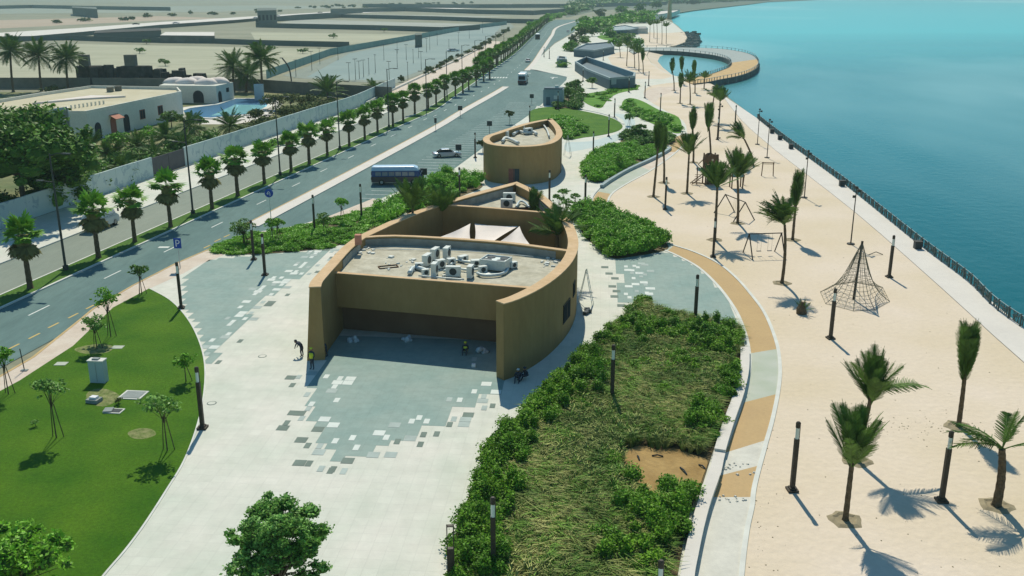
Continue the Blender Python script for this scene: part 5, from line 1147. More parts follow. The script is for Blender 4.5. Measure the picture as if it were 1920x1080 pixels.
# ------------------------------------------------------------------ playground
def bar(t, name, a, b, r, m='timber'): return MB().tube([a, b], r, 6).build(name, M[m], t)
def swing(label, pa, pb, h, seats=2, spread=1.5, m='bronze'):
    A, B = g(*pa), g(*pb); cx, cy = (A[0] + B[0]) / 2, (A[1] + B[1]) / 2; L = math.dist(A, B); t = thing('swing_set', label, 'swing', (cx, cy, 0), math.atan2(B[1] - A[1], B[0] - A[0]))
    for s_ in (-1, 1):
        for q in (-1, 1): bar(t, 'leg', (s_ * L / 2, q * spread, 0), (s_ * L / 2, 0, h), .07, m)
    bar(t, 'crossbar', (-L / 2 - .1, 0, h), (L / 2 + .1, 0, h), .06, m)
    for i in range(seats):
        x_ = -L / 2 + L * (i + 1) / (seats + 1); st_ = MB().box((x_, 0, .5), (.5, .2, .05)).build('seat', M['acdark'], t)
        for q in (-.22, .22): MB().tube([(x_ + q, 0, .52), (x_ + q, 0, h)], .012, 4).build('chain', M['rope'], st_)
    return t
swing('A frame swing set with two seats left of the rope net', (1402, 480), (1462, 478), 2.5)
swing('A frame swing set behind it half hidden by palms', (1358, 398), (1395, 414), 2.4, 1)
t = thing('swing_set', 'small two legged timber bar frame near the sea wall', 'climbing bar', (*g(1438, 330), 0), R(-8), None)
bar(t, 'leg', (-.85, 0, 0), (-.75, 0, 2.2), .08); bar(t, 'leg', (.95, 0, 0), (.85, 0, 2.2), .08); bar(t, 'crossbar', (-.95, 0, 2.1), (1.05, 0, 2.1), .07); bar(t, 'brace', (-.9, 0, 1.9), (1.0, 0, 1.9), .04)
t = thing('balance_post', 'single timber post right of the play tower', 'post', (*g(1393, 346), 0)); bar(t, 'post', (0, 0, 0), (.1, 0, 1.5), .1); bar(t, 'arm', (0, 0, 1.45), (.5, .1, 1.5), .05)
# climbing net pyramid
x, y = g(1600, 562); t = thing('rope_pyramid', 'rope climbing pyramid net around a dark central mast', 'climbing net', (x, y, 0)); HN = hgt(1608, 452, y)[1]
bar(t, 'mast', (0, 0, 0), (.25, 0, HN), .11, 'bronze')
base = [Vector((g(px, py)[0] - x, g(px, py)[1] - y, .05)) for px, py in [(1538, 548), (1548, 570), (1600, 584), (1640, 582), (1668, 566), (1655, 540), (1600, 530), (1560, 536)]]; nb_ = len(base); top = Vector((.25, 0, HN - .1)); net = MB()
def nb_pt(k_, f): a_ = base[k_ % nb_]; p = a_ * (1 - f) + top * f; p.z -= .9 * math.sin(math.pi * f) * (1 if f > 0 else 0); p.z = max(.04, p.z); s_ = 1 - .12 * math.sin(math.pi * f); return Vector((p.x * s_, p.y * s_, p.z))
for k_ in range(nb_):
    bar_ = MB().tube([tuple(nb_pt(k_, f / 8)) for f in range(9)], .035, 4).build('guy_rope', M['rope'], t)
    for j in range(1, 3):
        P = []
        for f in range(9): a_, b_ = nb_pt(k_, f / 8), nb_pt(k_ + 1, f / 8); P.append(tuple(a_ + (b_ - a_) * j / 3))
        net.tube(P[:8], .02, 3, cap=False)
for f in [i / 13 for i in range(0, 12)]:
    P = []
    for k_ in range(nb_ + 1): P.append(tuple(nb_pt(k_, f)))
    net.tube(P, .022, 3, cap=False)
o = net.build('net', M['rope'], t, kind='stuff')
tag(MB().tube([(0, 0, 0), (.9, .2, .3), (1.6, 0, .05)], .05, 5).build('loose_rope', M['rope']), 'loose rope end hanging right of the rope pyramid', 'rope').location = (*g(1628, 478), 0)
# play tower
x, y = g(1330, 345); t = thing('play_tower', 'brown timber play tower with round topped panels and ladder', 'play tower', (x, y, 0), R(4))
for sx in (-1, 1):
    for sy in (-.8, .8): bar(t, 'leg', (sx * .85, sy, 0), (sx * .85, sy, 4.6), .11)
MB().box((0, 0, 1.5), (1.9, 1.8, .12)).build('deck', M['timber'], t); MB().box((0, 0, 3.0), (1.9, 1.8, .1)).build('upper_deck', M['timber'], t)
for z_ in (1.7, 3.2):
    p_ = place('panel', arch_mesh(1.8, 1.5 if z_ > 3 else 1.2, .1), M['timber'], t, loc=(0, -.92, z_)); place('opening', MB().tube([(0, -.07, .6), (0, .07, .6)], .18, 8).mesh('opening'), M['sand'], p_)
    place('panel', arch_mesh(1.8, 1.4, .1), M['timber'], t, loc=(0, .92, z_)); place('panel', arch_mesh(1.7, 1.3, .1), M['timber'], t, loc=(.95, 0, z_), rot=(0, 0, math.pi / 2)); place('panel', arch_mesh(1.7, 1.3, .1), M['timber'], t, loc=(-.95, 0, z_), rot=(0, 0, math.pi / 2))
place('panel', arch_mesh(1.5, 1.4, .1), M['timber'], t, loc=(0, -.92, .1))
for k_ in range(5): MB().box((-1.9, -.2, .25 + k_ * .3), (.9, .06, .06)).build('rung', M['timber'], t)
bar(t, 'ramp_rail', (-1, -.6, 1.5), (-2.9, -.7, .1), .07); bar(t, 'ramp_rail', (-1, .4, 1.5), (-2.9, .3, .1), .07); bar(t, 'balance_beam', (-2.9, -.8, .4), (.4, -1.7, .3), .09); bar(t, 'side_post', (-2.0, -.2, 0), (-2.0, -.2, 2.6), .08); bar(t, 'slide_rail', (-1, 0, 3.9), (-1.9, 0, 3.0), .07); bar(t, 'bridge_rail', (1, 0, 2.6), (2.6, 0, 2.5), .07)
x, y = g(1380, 352); t = thing('play_tower', 'second play tower with a pointed teal canopy', 'play tower', (x, y, 0))
for sx in (-1, 1):
    for sy in (-.7, .7): bar(t, 'leg', (sx * .8, sy, 0), (sx * .8, sy, 3.8), .1)
MB().box((0, 0, 1.7), (1.8, 1.6, .12)).build('deck', M['timber'], t); MB().box((0, 0, 3.7), (2.2, 2.0, 1.3), 0, .04).build('canopy', M['tealroof'], t); bar(t, 'finial', (0, 0, 5.0), (0, 0, 5.5), .04); place('panel', arch_mesh(1.6, 1.3, .1), M['tealroof'], t, loc=(0, -.8, 1.8))
# dead palm stump on sand
x, y = g(1503, 588); t = thing('wrapped_palm', 'short dark wrapped palm stump leaning on the sand', 'palm tree', (x, y, 0))
MB().tube([(0, 0, 0), (-.1, 0, .5), (.05, 0, 1.1)], [.5, .42, .2], 8).build('trunk', M['trunk'], t)
for i in range(12): place('frond', FRM[2], parent=t, loc=(0, 0, .25), rot=(random.uniform(-1, 1), -R(random.uniform(30, 90)), i * 2.4), scale=(.5, .5, .5))

# ------------------------------------------------------------------ palms on the sand
SP = [((1585, 975), (1610, 762), 'front sand palm with spiky upright crown above a dug ring', 'plume', 17, dict(lean=(0, .0), sc=1.0)),
      ((1606, 864), (1640, 662), 'tall tied palm directly behind the front left sand palm', 'plume', 17, dict(lean=(.25, 0), arms=[-.25, .1], sc=.9)),
      ((1797, 800), (1822, 600), 'tall palm with narrow tied plume at the right', 'tied', 17, {}),
      ((1868, 948), (1872, 768), 'bottom right palm with fronds spread to the left', 'open', 4, dict(lean=(.25, 0), trunk_r=.26, arms=[3.1, 3.4, 2.7, 1.9])),
      ((1466, 531), (1462, 368), 'curved palm with wind blown crown right of the swings', 'bent', 16, dict(wind=3.0, lean=(.35, 0))),
      ((1486, 450), (1498, 316), 'upright tied palm behind the curved windblown one', 'tied', 16, {}),
      ((1383, 419), (1382, 285), 'palm hiding the pointed play tower', 'spiky', 18, dict(sc=1.1)),
      ((1340, 450), (1347, 305), 'palm just left of the swing set with wide crown', 'spiky', 17, {}),
      ((1225, 369), (1232, 226), 'left leaning palm near the bed with brown tied crown', 'tied', 18, dict(lean=(.3, 0))),
      ((1245, 343), (1243, 232), 'palm right behind the leftmost sand palm', 'tied', 15, {}),
      ((1288, 363), (1294, 252), 'spiky blue green palm left of the play tower', 'spiky', 18, {}),
      ((1332, 318), (1325, 190), 'slender palm rising behind the play tower', 'tied', 15, {}),
      ((1413, 311), (1390, 228), 'strongly curved palm leaning left near the sea wall', 'bent', 15, dict(wind=2.8, lean=(-.35, 0))),
      ((1300, 305), (1297, 198), 'narrow tied palm above the spiky one', 'tied', 15, {}),
      ((1333, 228), (1342, 158), 'left palm of the pair by the pier landing', 'bent', 14, dict(wind=.4)),
      ((1347, 237), (1352, 165), 'right palm of the pair by the pier landing', 'spiky', 14, {}),
      ((1275, 194), (1277, 135), 'first palm in the row beyond the slope lawn', 'tied', 13, {}),
      ((1294, 196), (1292, 132), 'second palm in the row beyond the slope lawn', 'open', 13, {}),
      ((1264, 170), (1257, 106), 'narrow palm standing against the lagoon water', 'tied', 13, {}),
      ((1303, 175), (1300, 112), 'right narrow palm against the lagoon water', 'tied', 13, {}),
      ((1281, 158), (1276, 105), 'middle narrow palm against the lagoon water', 'tied', 12, {}),
      ((1320, 167), (1322, 132), 'small green palm before the pier landing', 'open', 12, {}),
      ((1175, 124), (1178, 72), 'leftmost palm of the lagoon beach cluster', 'open', 14, dict(pit=False)),
      ((1190, 128), (1187, 78), 'front palm of the lagoon beach cluster', 'open', 14, dict(pit=False)),
      ((1198, 134), (1196, 84), 'thin palm of the lagoon beach cluster', 'open', 14, dict(pit=False)),
      ((1206, 138), (1204, 90), 'rightmost palm of the lagoon beach cluster', 'tied', 12, dict(pit=False)),
      ((1163, 107), (1160, 76), 'small palm behind the lagoon beach cluster', 'open', 12, dict(pit=False)),
      ((1218, 79), (1219, 38), 'left palm of the far peninsula cluster', 'open', 12, dict(pit=False)),
      ((1232, 81), (1231, 35), 'tall palm in the middle of the peninsula cluster', 'open', 13, dict(pit=False)),
      ((1241, 83), (1240, 30), 'tallest palm of the peninsula cluster', 'open', 13, dict(pit=False)),
      ((1249, 82), (1249, 40), 'right palm of the peninsula cluster', 'open', 12, dict(pit=False)),
      ((1226, 71), (1225, 36), 'rear palm of the peninsula cluster', 'open', 12, dict(pit=False))]
for b_, t_, lb, st_, n_, kw in SP: sand_palm(b_, t_, lb, st_, n_, **kw)
# courtyard palms rise behind the pavilion walls
for px, tpy, Y, lb, st_ in [(775, 338, 97.0, 'left courtyard palm with a brown crown above the pavilion wall', 'spiky'), (826, 352, 101.0, 'thin courtyard palm beside the rear cross wall', 'spiky'), (1003, 348, 104.5, 'palm rising over the small rear roof', 'tied'), (1046, 385, 93.5, 'right courtyard palm leaning over the coping', 'open')]:
    x, H = hgt(px, tpy, Y); py = 540 - FPX * ((Y * math.sin(PITCH) + (-CAMH) * math.cos(PITCH)) / (Y * math.cos(PITCH) + CAMH * math.sin(PITCH)))
    sand_palm((px + 2, py), (px - 3, tpy), lb, st_, 16, pit=False, group='palms in the pavilion courtyard', sc=1.05)
# big date palms near the villa
for (px, py), tp, lb, n_ in [((25, 172), (18, 62), 'leftmost tall date palm behind the villa', 30), ((78, 170), (70, 70), 'second tall date palm behind the villa', 30), ((128, 168), (122, 76), 'third tall date palm behind the villa', 30), ((438, 172), (436, 92), 'bushy date palm left of the tall pool palm', 28), ((462, 172), (466, 105), 'low date palm between the two pool palms', 22), ((493, 182), (487, 76), 'tall date palm beyond the swimming pool', 30),
                              ((616, 186), (612, 136), 'dry date palm in front of the back garden wall', 20), ((700, 176), (698, 143), 'small dry palm at the far corner of the garden', 16)]:
    sand_palm((px, py), tp, lb, 'date', n_, pit=False, trunk_r=.35, group='date palms in the villa grounds', sc=1.75)
for i, ((px, py), lb) in enumerate([((205, 318), 'low spreading palm behind the painted wall beside the big tree'), ((258, 300), 'second low palm behind the painted wall'), ((310, 285), 'third low palm behind the painted wall below the villa windows'), ((430, 262), 'bushy low palm behind the wall gate'), ((355, 262), 'low palm at the villa corner'), ((170, 300), 'low palm just right of the big dark tree'), ((228, 340), 'low palm leaning over the painted wall right of the big trees'), ((288, 316), 'low palm arching over the painted wall in mid garden'), ((340, 296), 'low palm close to the painted wall left of the gate')]):
    sand_palm((px, py), (px, py - 58), lb, 'date', 22, pit=False, group='low palms inside the villa wall', sc=1.35)

# ------------------------------------------------------------------ trees
tree('broadleaf_tree', 'huge dark green tree at the left edge behind the wall', (*g(48, 400), 0), 14.0, 9.0, 'leafdark', 17000, .32, 44, .4, cz=7.8, ch=6.2, shape=.85)
tree('broadleaf_tree', 'dark rounded tree right of the huge one over the wall', (*g(112, 380), 0), 9.8, 6.0, 'leafdark', 11000, .3, 34, .32, cz=4.6, ch=4.6, shape=.85)
tree('broadleaf_tree', 'big dark tree cut by the left edge above the wall', (*g(-30, 372), 0), 13.0, 8.0, 'leafdark', 9000, .32, 30, .35, cz=7.4, ch=5.8, shape=.85)
for px, py, h, r, lm, lb in [(512, 205, 3.6, 3.2, 'leafolive', 'olive bush beside the swimming pool'), (545, 203, 3.4, 3.4, 'leafolive', 'olive bush right of the pool before the back wall'), (578, 200, 3.0, 3.0, 'leafolive', 'olive bush farthest right of the pool'), (530, 222, 3.2, 3.0, 'leafolive', 'low olive tree behind the painted wall'), (322, 238, 3.4, 2.6, 'leafdark', 'dark tree at the right corner of the villa'), (375, 238, 2.2, 1.8, 'leafdark', 'round dark bush before the pool'), (480, 228, 2.6, 2.4, 'leafolive', 'olive bush on the lawn below the pool'),
                              (225, 285, 3.4, 2.8, 'leaf', 'green bush under the villa arches'), (280, 270, 3.0, 2.8, 'leaf', 'green bush under the villa windows'), (100, 175, 2.0, 3.0, 'leafolive', 'scrub at the back of the villa'), (640, 178, 2.4, 2.0, 'leafolive', 'dry bush against the back garden wall')]:
    tree('bush', lb, (*g(px, py), 0), h, r, lm, 1100, .24, 9, .12, cat='bush', cz=h * .5, ch=h * .45)
for px, py, h, r, lm, st_, lb in [(208, 632, 4.3, 1.15, 'leaf', 2, 'staked young tree at the upper left of the lawn'), (182, 655, 3.0, 1.0, 'leafpale', 2, 'small pale sapling behind the white cabinet'), (266, 552, 3.0, .85, 'leafdark', 3, 'staked sapling at the tip of the lawn'), (106, 822, 4.4, 1.1, 'leafpale', 2, 'pale staked sapling on the left of the lawn'),
                                  (314, 846, 4.2, 1.3, 'leafpale', 2, 'leafy staked sapling near the lamp post on the lawn'), (349, 716, 2.4, .9, 'leaf', 1, 'thin sapling at the right edge of the lawn'), (16, 740, 3.8, 1.0, 'leaf', 2, 'sapling at the left edge of the lawn'), (458, 458, 3.2, 1.75, 'leafdark', 1, 'rounded dark tree at the end of the roadside bed'),
                                  (512, 455, 3.0, .95, 'leaf', 2, 'left sapling beneath the round blue sign'), (522, 452, 3.0, .9, 'leaf', 2, 'right sapling beneath the round blue sign'), (608, 442, 2.9, 1.2, 'leafdark', 1, 'sapling in the roadside bed beside the dark post'), (642, 420, 3.6, 1.0, 'leafbright', 2, 'yellow green sapling nearest the road in the bed'),
                                  (1160, 318, 3.0, 1.2, 'leaf', 1, 'small tree in the kerbside bed'), (1196, 262, 3.4, 1.9, 'leafdark', 1, 'dark small tree behind the brown sand palms'), (1066, 190, 4.2, 1.9, 'leafdark', 0, 'dark tree behind the utility cabin'), (1080, 176, 4.2, 1.8, 'leafdark', 0, 'dark tree right of the utility cabin'),
                                  (1055, 126, 3.4, 3.0, 'leaf', 0, 'clipped round bush on the crossing plaza'), (1180, 236, 3.0, 1.3, 'leafpale', 2, 'pale clumped sapling on the path edge'), (1110, 165, 3.4, 1.6, 'leafpale', 1, 'pale sapling before the open wedge pavilion'), (955, 232, 3.0, 1.0, 'leafolive', 1, 'thin tree left of the round lawn'), (905, 286, 2.6, 1.1, 'leafolive', 1, 'grey sapling at the kiosk side')]:
    tree('young_tree', lb, (*g(px, py), .03), h, r, lm, 700 if r < 1.5 else 1300, .12 if py > 300 else .2, 8, .045 if r < 1.6 else .12, stakes=st_)
for k_, (px, py) in enumerate([(1048, 405), (1062, 412), (1078, 400), (1056, 392)]):
    tree('young_tree', ['pale blue green sapling left in the group right of the apex', 'pale sapling in front in the group right of the apex', 'pale sapling right in the group right of the apex', 'pale sapling at the back of the group right of the apex'][k_], (*g(px, py), 0), 3.0, .95, 'leafpale', 450, .13, 6, .04, stakes=1, shape=.8)
tree('broadleaf_tree', 'leafy tree top rising from the bottom edge of the paving', (*g(533, 1170), 0), 6.4, 2.05, 'leafpale2', 15000, .085, 60, .12, cz=3.8, ch=3.3, shape=.55)
tree('broadleaf_tree', 'yellow green tree top in the bottom left corner of the lawn', (*g(45, 1165), 0), 5.0, 2.3, 'leafbright', 5000, .11, 22, .12, shape=.7)
FT = [(1100, 62, 'far tree at the bend of the parking road'), (1120, 52, 'far tree behind the slate pavilion'), (1092, 48, 'far tree before the crossing lights'), (1140, 50, 'far tree by the small blue pavilion'), (1160, 40, 'far tree over the far lawn'), (1185, 36, 'far tree near the white block'), (1205, 42, 'far tree left of the peninsula'), (1125, 30, 'dark far tree at the end of the palm row'), (1165, 24, 'dark far tree on the top waterfront'), (1200, 22, 'dark far tree near the mast'), (1075, 85, 'tree beside the dark wedge pavilion'),
      (1065, 95, 'low tree left of the dark wedge pavilion'), (1110, 68, 'tree on the far bed edge'), (1150, 92, 'tree behind the lagoon path'), (1175, 85, 'tree at the lagoon rim'), (1195, 90, 'second tree at the lagoon rim'), (1142, 70, 'tree near the far lawn edge'), (1090, 70, 'bushy tree at the far parking end'), (1230, 16, 'far tree right of the mast'), (1300, 9, 'farthest tree on the coast')]
for i, (px, py, lb) in enumerate(FT):
    x, y = g(px, py); k_ = max(1.0, y / 420.0); tree('distant_tree', lb, (x, y, 0), 5.0 * k_ ** .7, 3.4 * k_ ** .8, random.choice(['leafdark', 'leaf', 'leafolive']), 420, .5 * k_, 8, .3)
# distant woodland strip along the far coast, scrub by the highway
def scrub(name, label, px, n_, size, m, hmin, hmax, rmin, rmax, nl=60, core=True):
    P = G(px); xs = [p[0] for p in P]; ys = [p[1] for p in P]; mb = MB(); co = MB(); c_ = 0; tries = 0
    while c_ < n_ and tries < n_ * 60:
        tries += 1; x_, y_ = random.uniform(min(xs), max(xs)), random.uniform(min(ys), max(ys))
        if inside(P, x_, y_): r_ = random.uniform(rmin, rmax); h = random.uniform(hmin, hmax); blob_leaves(mb, [(x_, y_, h * .45, r_, h * .55)], nl, size, core=co if core else None); c_ += 1
    mb.f += [tuple(i + len(mb.v) for i in f) for f in co.f]; mb.v += co.v
    return tag(mb.build(name, M[m]), label, 'shrubs' if 'wood' not in name else 'woodland', kind='stuff')
scrub('woodland', 'dark far woodland along the top of the waterfront', [(1060, 32), (1120, 12), (1260, 8), (1440, 1), (1440, -2), (1200, 2), (1080, 8)], 420, 3.5, 'leafdark', 5, 10, 8, 20, 40)
scrub('woodland', 'mixed green trees massed beyond the slate pavilions', [(1075, 62), (1100, 45), (1180, 30), (1240, 26), (1215, 44), (1160, 46), (1110, 62)], 130, 1.6, 'leaf', 3, 7, 3, 6, 60)
scrub('scrub', 'dotted scrub along the far highway', [(0, 58), (300, 36), (600, 18), (900, 8), (900, 4), (600, 12), (300, 30), (0, 50)], 60, 1.6, 'leafolive', 2, 4, 2.5, 6, 50)
scrub('scrub', 'bushes massed under the far end of the palm row', [(985, 60), (1040, 36), (1060, 30), (1075, 24), (1030, 30), (970, 62)], 50, 1.2, 'leaf', 2, 4, 2.5, 4, 50)
scrub('ivy', 'climbing green bushes along the foot of the painted wall', [(480, 292), (560, 262), (700, 205), (740, 185), (738, 181), (690, 200), (550, 257), (470, 286)], 90, .22, 'leaf', .6, 1.4, .5, .9, 90)
scrub('car_park_planting', 'planted bushes between car park and service road', [(740, 168), (830, 130), (900, 95), (960, 55), (955, 52), (890, 90), (820, 124), (735, 160)], 60, .4, 'leafolive', .8, 1.8, .8, 1.5, 60)
for i, (px, py, lb) in enumerate([(625, 72, 'lone dark bush on the desert plot left of the car park'), (720, 60, 'lone bush on the desert plot by the hoarding'), (568, 100, 'lone shrub tree beside the hoarding start'), (507, 95, 'low dark shrub right of the tall pool palm'), (275, 82, 'tiny dark shrub on the near desert plot'), (262, 100, 'small shrub in the middle of the desert plot'), (310, 123, 'dark low shrub on the desert plot above the pavilion')]):
    x, y = g(px, py); tree('bush', lb, (x, y, 0), 2.4, 2.6, 'leafdark', 260, .4, 6, .15, cat='bush', cz=1.3, ch=1.0)

# ------------------------------------------------------------------ planting beds
def planting(name, label, poly, dens, size, m, h0, h1, r0, r1, per=120, avoid=None, edge=None, cap=100000, up=.45):
    xs = [p[0] for p in poly]; ys = [p[1] for p in poly]; area = abs(sum(poly[i][0] * poly[(i + 1) % len(poly)][1] - poly[(i + 1) % len(poly)][0] * poly[i][1] for i in range(len(poly)))) / 2
    mb = MB(); co = MB(); n_ = int(area * dens); c_ = 0; tr_ = 0
    while c_ < n_ and tr_ < n_ * 40:
        tr_ += 1; x_, y_ = random.uniform(min(xs), max(xs)), random.uniform(min(ys), max(ys))
        if not inside(poly, x_, y_) or (avoid and inside(avoid, x_, y_)): continue
        if edge and not edge(x_, y_): continue
        r_ = random.uniform(r0, r1); h = random.uniform(h0, h1); blob_leaves(mb, [(x_, y_, h * .45, r_, h * .55)], per, size, core=co, up=up); c_ += 1
    c2 = co.build(name + '_core', M['hedgecore'], kind='stuff') if False else None
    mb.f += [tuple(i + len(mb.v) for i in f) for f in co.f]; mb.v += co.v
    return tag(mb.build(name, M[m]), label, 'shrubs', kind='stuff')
planting('hedge', 'dense green shrubs filling the corner bed beside the running path', V2, 1.5, .13, 'leaf', .9, 1.7, .6, 1.0, 230)
planting('hedge', 'bright shrubs on the left of the kerbside bed', [p for p in V3], 1.0, .15, 'leafbright', .7, 1.4, .6, 1.0, 170, edge=lambda x, y: x < 17 + (y - 150) * .2)
planting('hedge', 'grey green low shrubs on the right of the kerbside bed', V3, 1.0, .15, 'leaf', .4, .8, .6, 1.0, 130, edge=lambda x, y: x >= 15)
planting('ground_cover', 'bright low ground cover in the roadside bed', V7, 1.3, .095, 'leafbright', .25, .45, .6, 1.0, 190)
planting('hedge', 'darker hedge along the front edge of the roadside bed', G([(400, 472), (480, 462), (560, 450), (640, 438), (700, 415), (708, 422), (650, 455), (600, 467), (480, 476), (402, 478)]), .9, .10, 'leaf', .4, .7, .4, .6, 230)
planting('hedge', 'tall bright shrubs between the pavilion and the parking bays', V8, .55, .13, 'leafbright', .6, 2.0, .5, 1.1, 220)
planting('hedge', 'bushes at the left end of the side bed by the pavilion wall', G([(700, 400), (745, 385), (770, 375), (790, 362), (800, 375), (760, 402), (715, 420)]), .8, .15, 'leafbright', 1.0, 1.9, .7, 1.2, 190)
planting('hedge', 'bushes on the lower left of the round lawn', G([(1048, 240), (1075, 236), (1100, 245), (1095, 257), (1060, 262)]), .35, .2, 'leaf', .8, 1.4, .9, 1.4, 150)
planting('hedge', 'yellow green mound on the round lawn', G([(1030, 222), (1060, 220), (1090, 230), (1070, 240), (1040, 236)]), .25, .2, 'leafbright', .5, .8, 1.2, 2.0, 150)
planting('hedge', 'low bright plants dotted over the leaf shaped lawn', V5, .05, .3, 'leaf', .2, .45, 1.0, 1.8, 110)
planting('hedge', 'shrubs along the lower rim of the slope lawn', G([(1167, 192), (1180, 190), (1200, 205), (1230, 215), (1260, 222), (1277, 235), (1277, 250), (1255, 247), (1225, 235), (1200, 224), (1178, 212), (1167, 203)]), .14, .2, 'leaf', .7, 1.3, .9, 1.5, 150)
planting('hedge', 'dark shrubs filling the tree bed by the utility cabin', V9, .16, .25, 'leafdark', .7, 1.5, 1.0, 1.5, 150)
planting('hedge', 'dark shrubs at the foot of the brown sand palms', V10, .35, .2, 'leafdark', .8, 1.5, .8, 1.3, 150)
for nm, px in [('left', [(1085, 80), (1095, 72), (1105, 75), (1100, 84)]), ('mid', [(1095, 60), (1140, 50), (1148, 57), (1110, 64)]), ('right', [(1140, 66), (1165, 60), (1200, 66), (1160, 80)]), ('row', [(1062, 90), (1075, 84), (1082, 98), (1066, 102)])]:
    planting('hedge', {'left': 'far dark hedge at the end of the parking road', 'mid': 'far dark hedge before the small blue pavilion', 'right': 'far shrubs around the far lawn', 'row': 'clipped far shrubs beside the dark wedge pavilion'}[nm], G(px), .03, .6, 'leafdark', 1.2, 2.4, 2.2, 4, 80)
planting('garden_shrubs', 'tangled green shrubs behind the painted wall under the big trees', G([(-20, 420), (90, 400), (175, 372), (260, 330), (400, 285), (400, 268), (250, 300), (160, 345), (60, 380), (-20, 398)]), .16, .26, 'leafdark', 1.6, 3.2, 1.2, 2.2, 200)
planting('garden_shrubs', 'olive shrubs along the garden side of the painted wall beyond the gate', G([(460, 262), (540, 230), (620, 205), (640, 195), (560, 205), (480, 235), (430, 262)]), .10, .28, 'leafolive', 1.2, 2.4, 1.2, 2.2, 170)
# central bed : hedge on the left border, feathery grass in the middle, shrubs right and bottom
Lb = spline(G([(838, 1085), (858, 990), (888, 905), (920, 838), (990, 768), (1050, 710), (1105, 656), (1150, 613), (1190, 573)]), 8)
mb = MB(); co = MB()
for i, (x_, y_) in enumerate(Lb):
    near = 1 if i < 40 else .6
    for k_ in range(6 if i < 40 else 3):
        dx_ = random.uniform(.1, 2.6 if i < 42 else 1.2) ; r_ = random.uniform(.25, .8); h = random.uniform(.5, 1.7) * (1 if i < 46 else .6)
        blob_leaves(mb, [(x_ + dx_ + .3, y_ + random.uniform(-.6, .6), h * .5, r_, h * .55)], 430, .08, core=co)
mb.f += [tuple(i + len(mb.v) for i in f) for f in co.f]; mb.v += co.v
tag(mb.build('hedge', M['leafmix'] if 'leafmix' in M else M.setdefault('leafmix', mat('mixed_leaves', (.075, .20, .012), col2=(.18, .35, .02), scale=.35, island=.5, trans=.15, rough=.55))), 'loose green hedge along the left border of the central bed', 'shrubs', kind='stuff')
mb = MB(); co = MB()
for (px, py, n_, sx, sy, h0, h1) in [(1250, 985, 30, 50, 60, .9, 1.8), (1190, 960, 12, 35, 50, .8, 1.4), (1180, 1045, 16, 60, 35, .9, 1.5), (1320, 800, 34, 34, 34, 1.0, 1.6), (1250, 700, 14, 90, 35, .6, 1.0), (1330, 645, 60, 60, 26, 1.1, 1.8), (1230, 625, 44, 70, 24, 1.0, 1.6), (1360, 720, 26, 22, 50, .9, 1.5), (1100, 720, 18, 45, 40, .9, 1.6), (1150, 640, 10, 25, 25, .8, 1.3), (1290, 690, 26, 70, 30, .6, 1.2), (1170, 740, 12, 50, 40, .5, 1.0), (1050, 760, 14, 45, 40, .8, 1.4), (1120, 690, 14, 45, 30, .7, 1.2), (1230, 640, 12, 60, 20, .5, .9), (940, 900, 14, 35, 60, .9, 1.5), (880, 1050, 12, 30, 40, .9, 1.4), (1255, 930, 8, 30, 20, .9, 1.5), (1150, 900, 8, 20, 40, .6, 1.0)]:
    for k_ in range(n_):
        x_, y_ = g(px + random.gauss(0, sx * .55), py + random.gauss(0, sy * .5))
        if not inside(V1, x_, y_) or inside(V1soil, x_, y_): continue
        r_ = random.uniform(.3, .8); h = random.uniform(h0 * .7, h1); blob_leaves(mb, [(x_, y_, h * .5, r_, h * .5)], 330, .09, core=co)
mb.f += [tuple(i + len(mb.v) for i in f) for f in co.f]; mb.v += co.v
tag(mb.build('shrub_mass', M['leafmix'] if 'leafmix' in M else M.setdefault('leafmix', mat('mixed_leaves', (.075, .20, .012), col2=(.18, .35, .02), scale=.35, island=.5, trans=.15, rough=.55))), 'green shrubs scattered through the central bed', 'shrubs', kind='stuff')
def grass_tufts(name, label, poly, n_, m, L0=.5, L1=.95, blades=26, avoid=None):
    xs = [p[0] for p in poly]; ys = [p[1] for p in poly]; X = RNG.uniform(min(xs), max(xs), n_ * 4); Y_ = RNG.uniform(min(ys), max(ys), n_ * 4); k_ = in_mask(poly, X, Y_)
    if avoid is not None: k_ &= ~in_mask(avoid, X, Y_)
    X, Y_ = X[k_][:n_], Y_[k_][:n_]; N = len(X); 
    cx = np.repeat(X, blades); cy = np.repeat(Y_, blades); a = RNG.uniform(0, 2 * np.pi, N * blades); wind = np.repeat(.9 + .9 * np.sin(X * .35 + Y_ * .22), blades)
    L = RNG.uniform(L0, L1, N * blades) * np.repeat(RNG.uniform(.7, 1.2, N), blades); sp = RNG.uniform(.25, .9, N * blades)
    dx = np.cos(a) * sp + np.cos(wind) * .5; dy = np.sin(a) * sp + np.sin(wind) * .5; b = np.stack([cx + np.cos(a) * .08, cy + np.sin(a) * .08, np.full(N * blades, .05)], 1)
    m_ = b + np.stack([dx * L * .4, dy * L * .4, L * .72], 1); e = b + np.stack([dx * L * .95, dy * L * .95, L * .62], 1); w_ = np.stack([-dy, dx, np.zeros(N * blades)], 1) * .022
    q1 = np.stack([b - w_, b + w_, m_ + w_, m_ - w_], 1); q2 = np.stack([m_ - w_, m_ + w_, e + w_ * .2, e - w_ * .2], 1)
    return tag(MB().quads(q1).quads(q2).build(name, M[m]), label, 'grass', kind='stuff')
V1i = offset(V1, .7, True); V1i = V1i if inside(V1, *V1i[4]) else offset(V1, -.7, True)
grass_tufts('green_grass', 'fresh green grass mixed into the far half and left side of the central bed', V1i, 1700, 'greengrass', avoid=V1soil, L0=.5, L1=1.1, blades=46)
grass_tufts('ornamental_grass', 'feathery olive ornamental grass covering the central bed', V1i, 2100, 'ograss', avoid=V1soil, L0=.5, L1=1.1, blades=50)
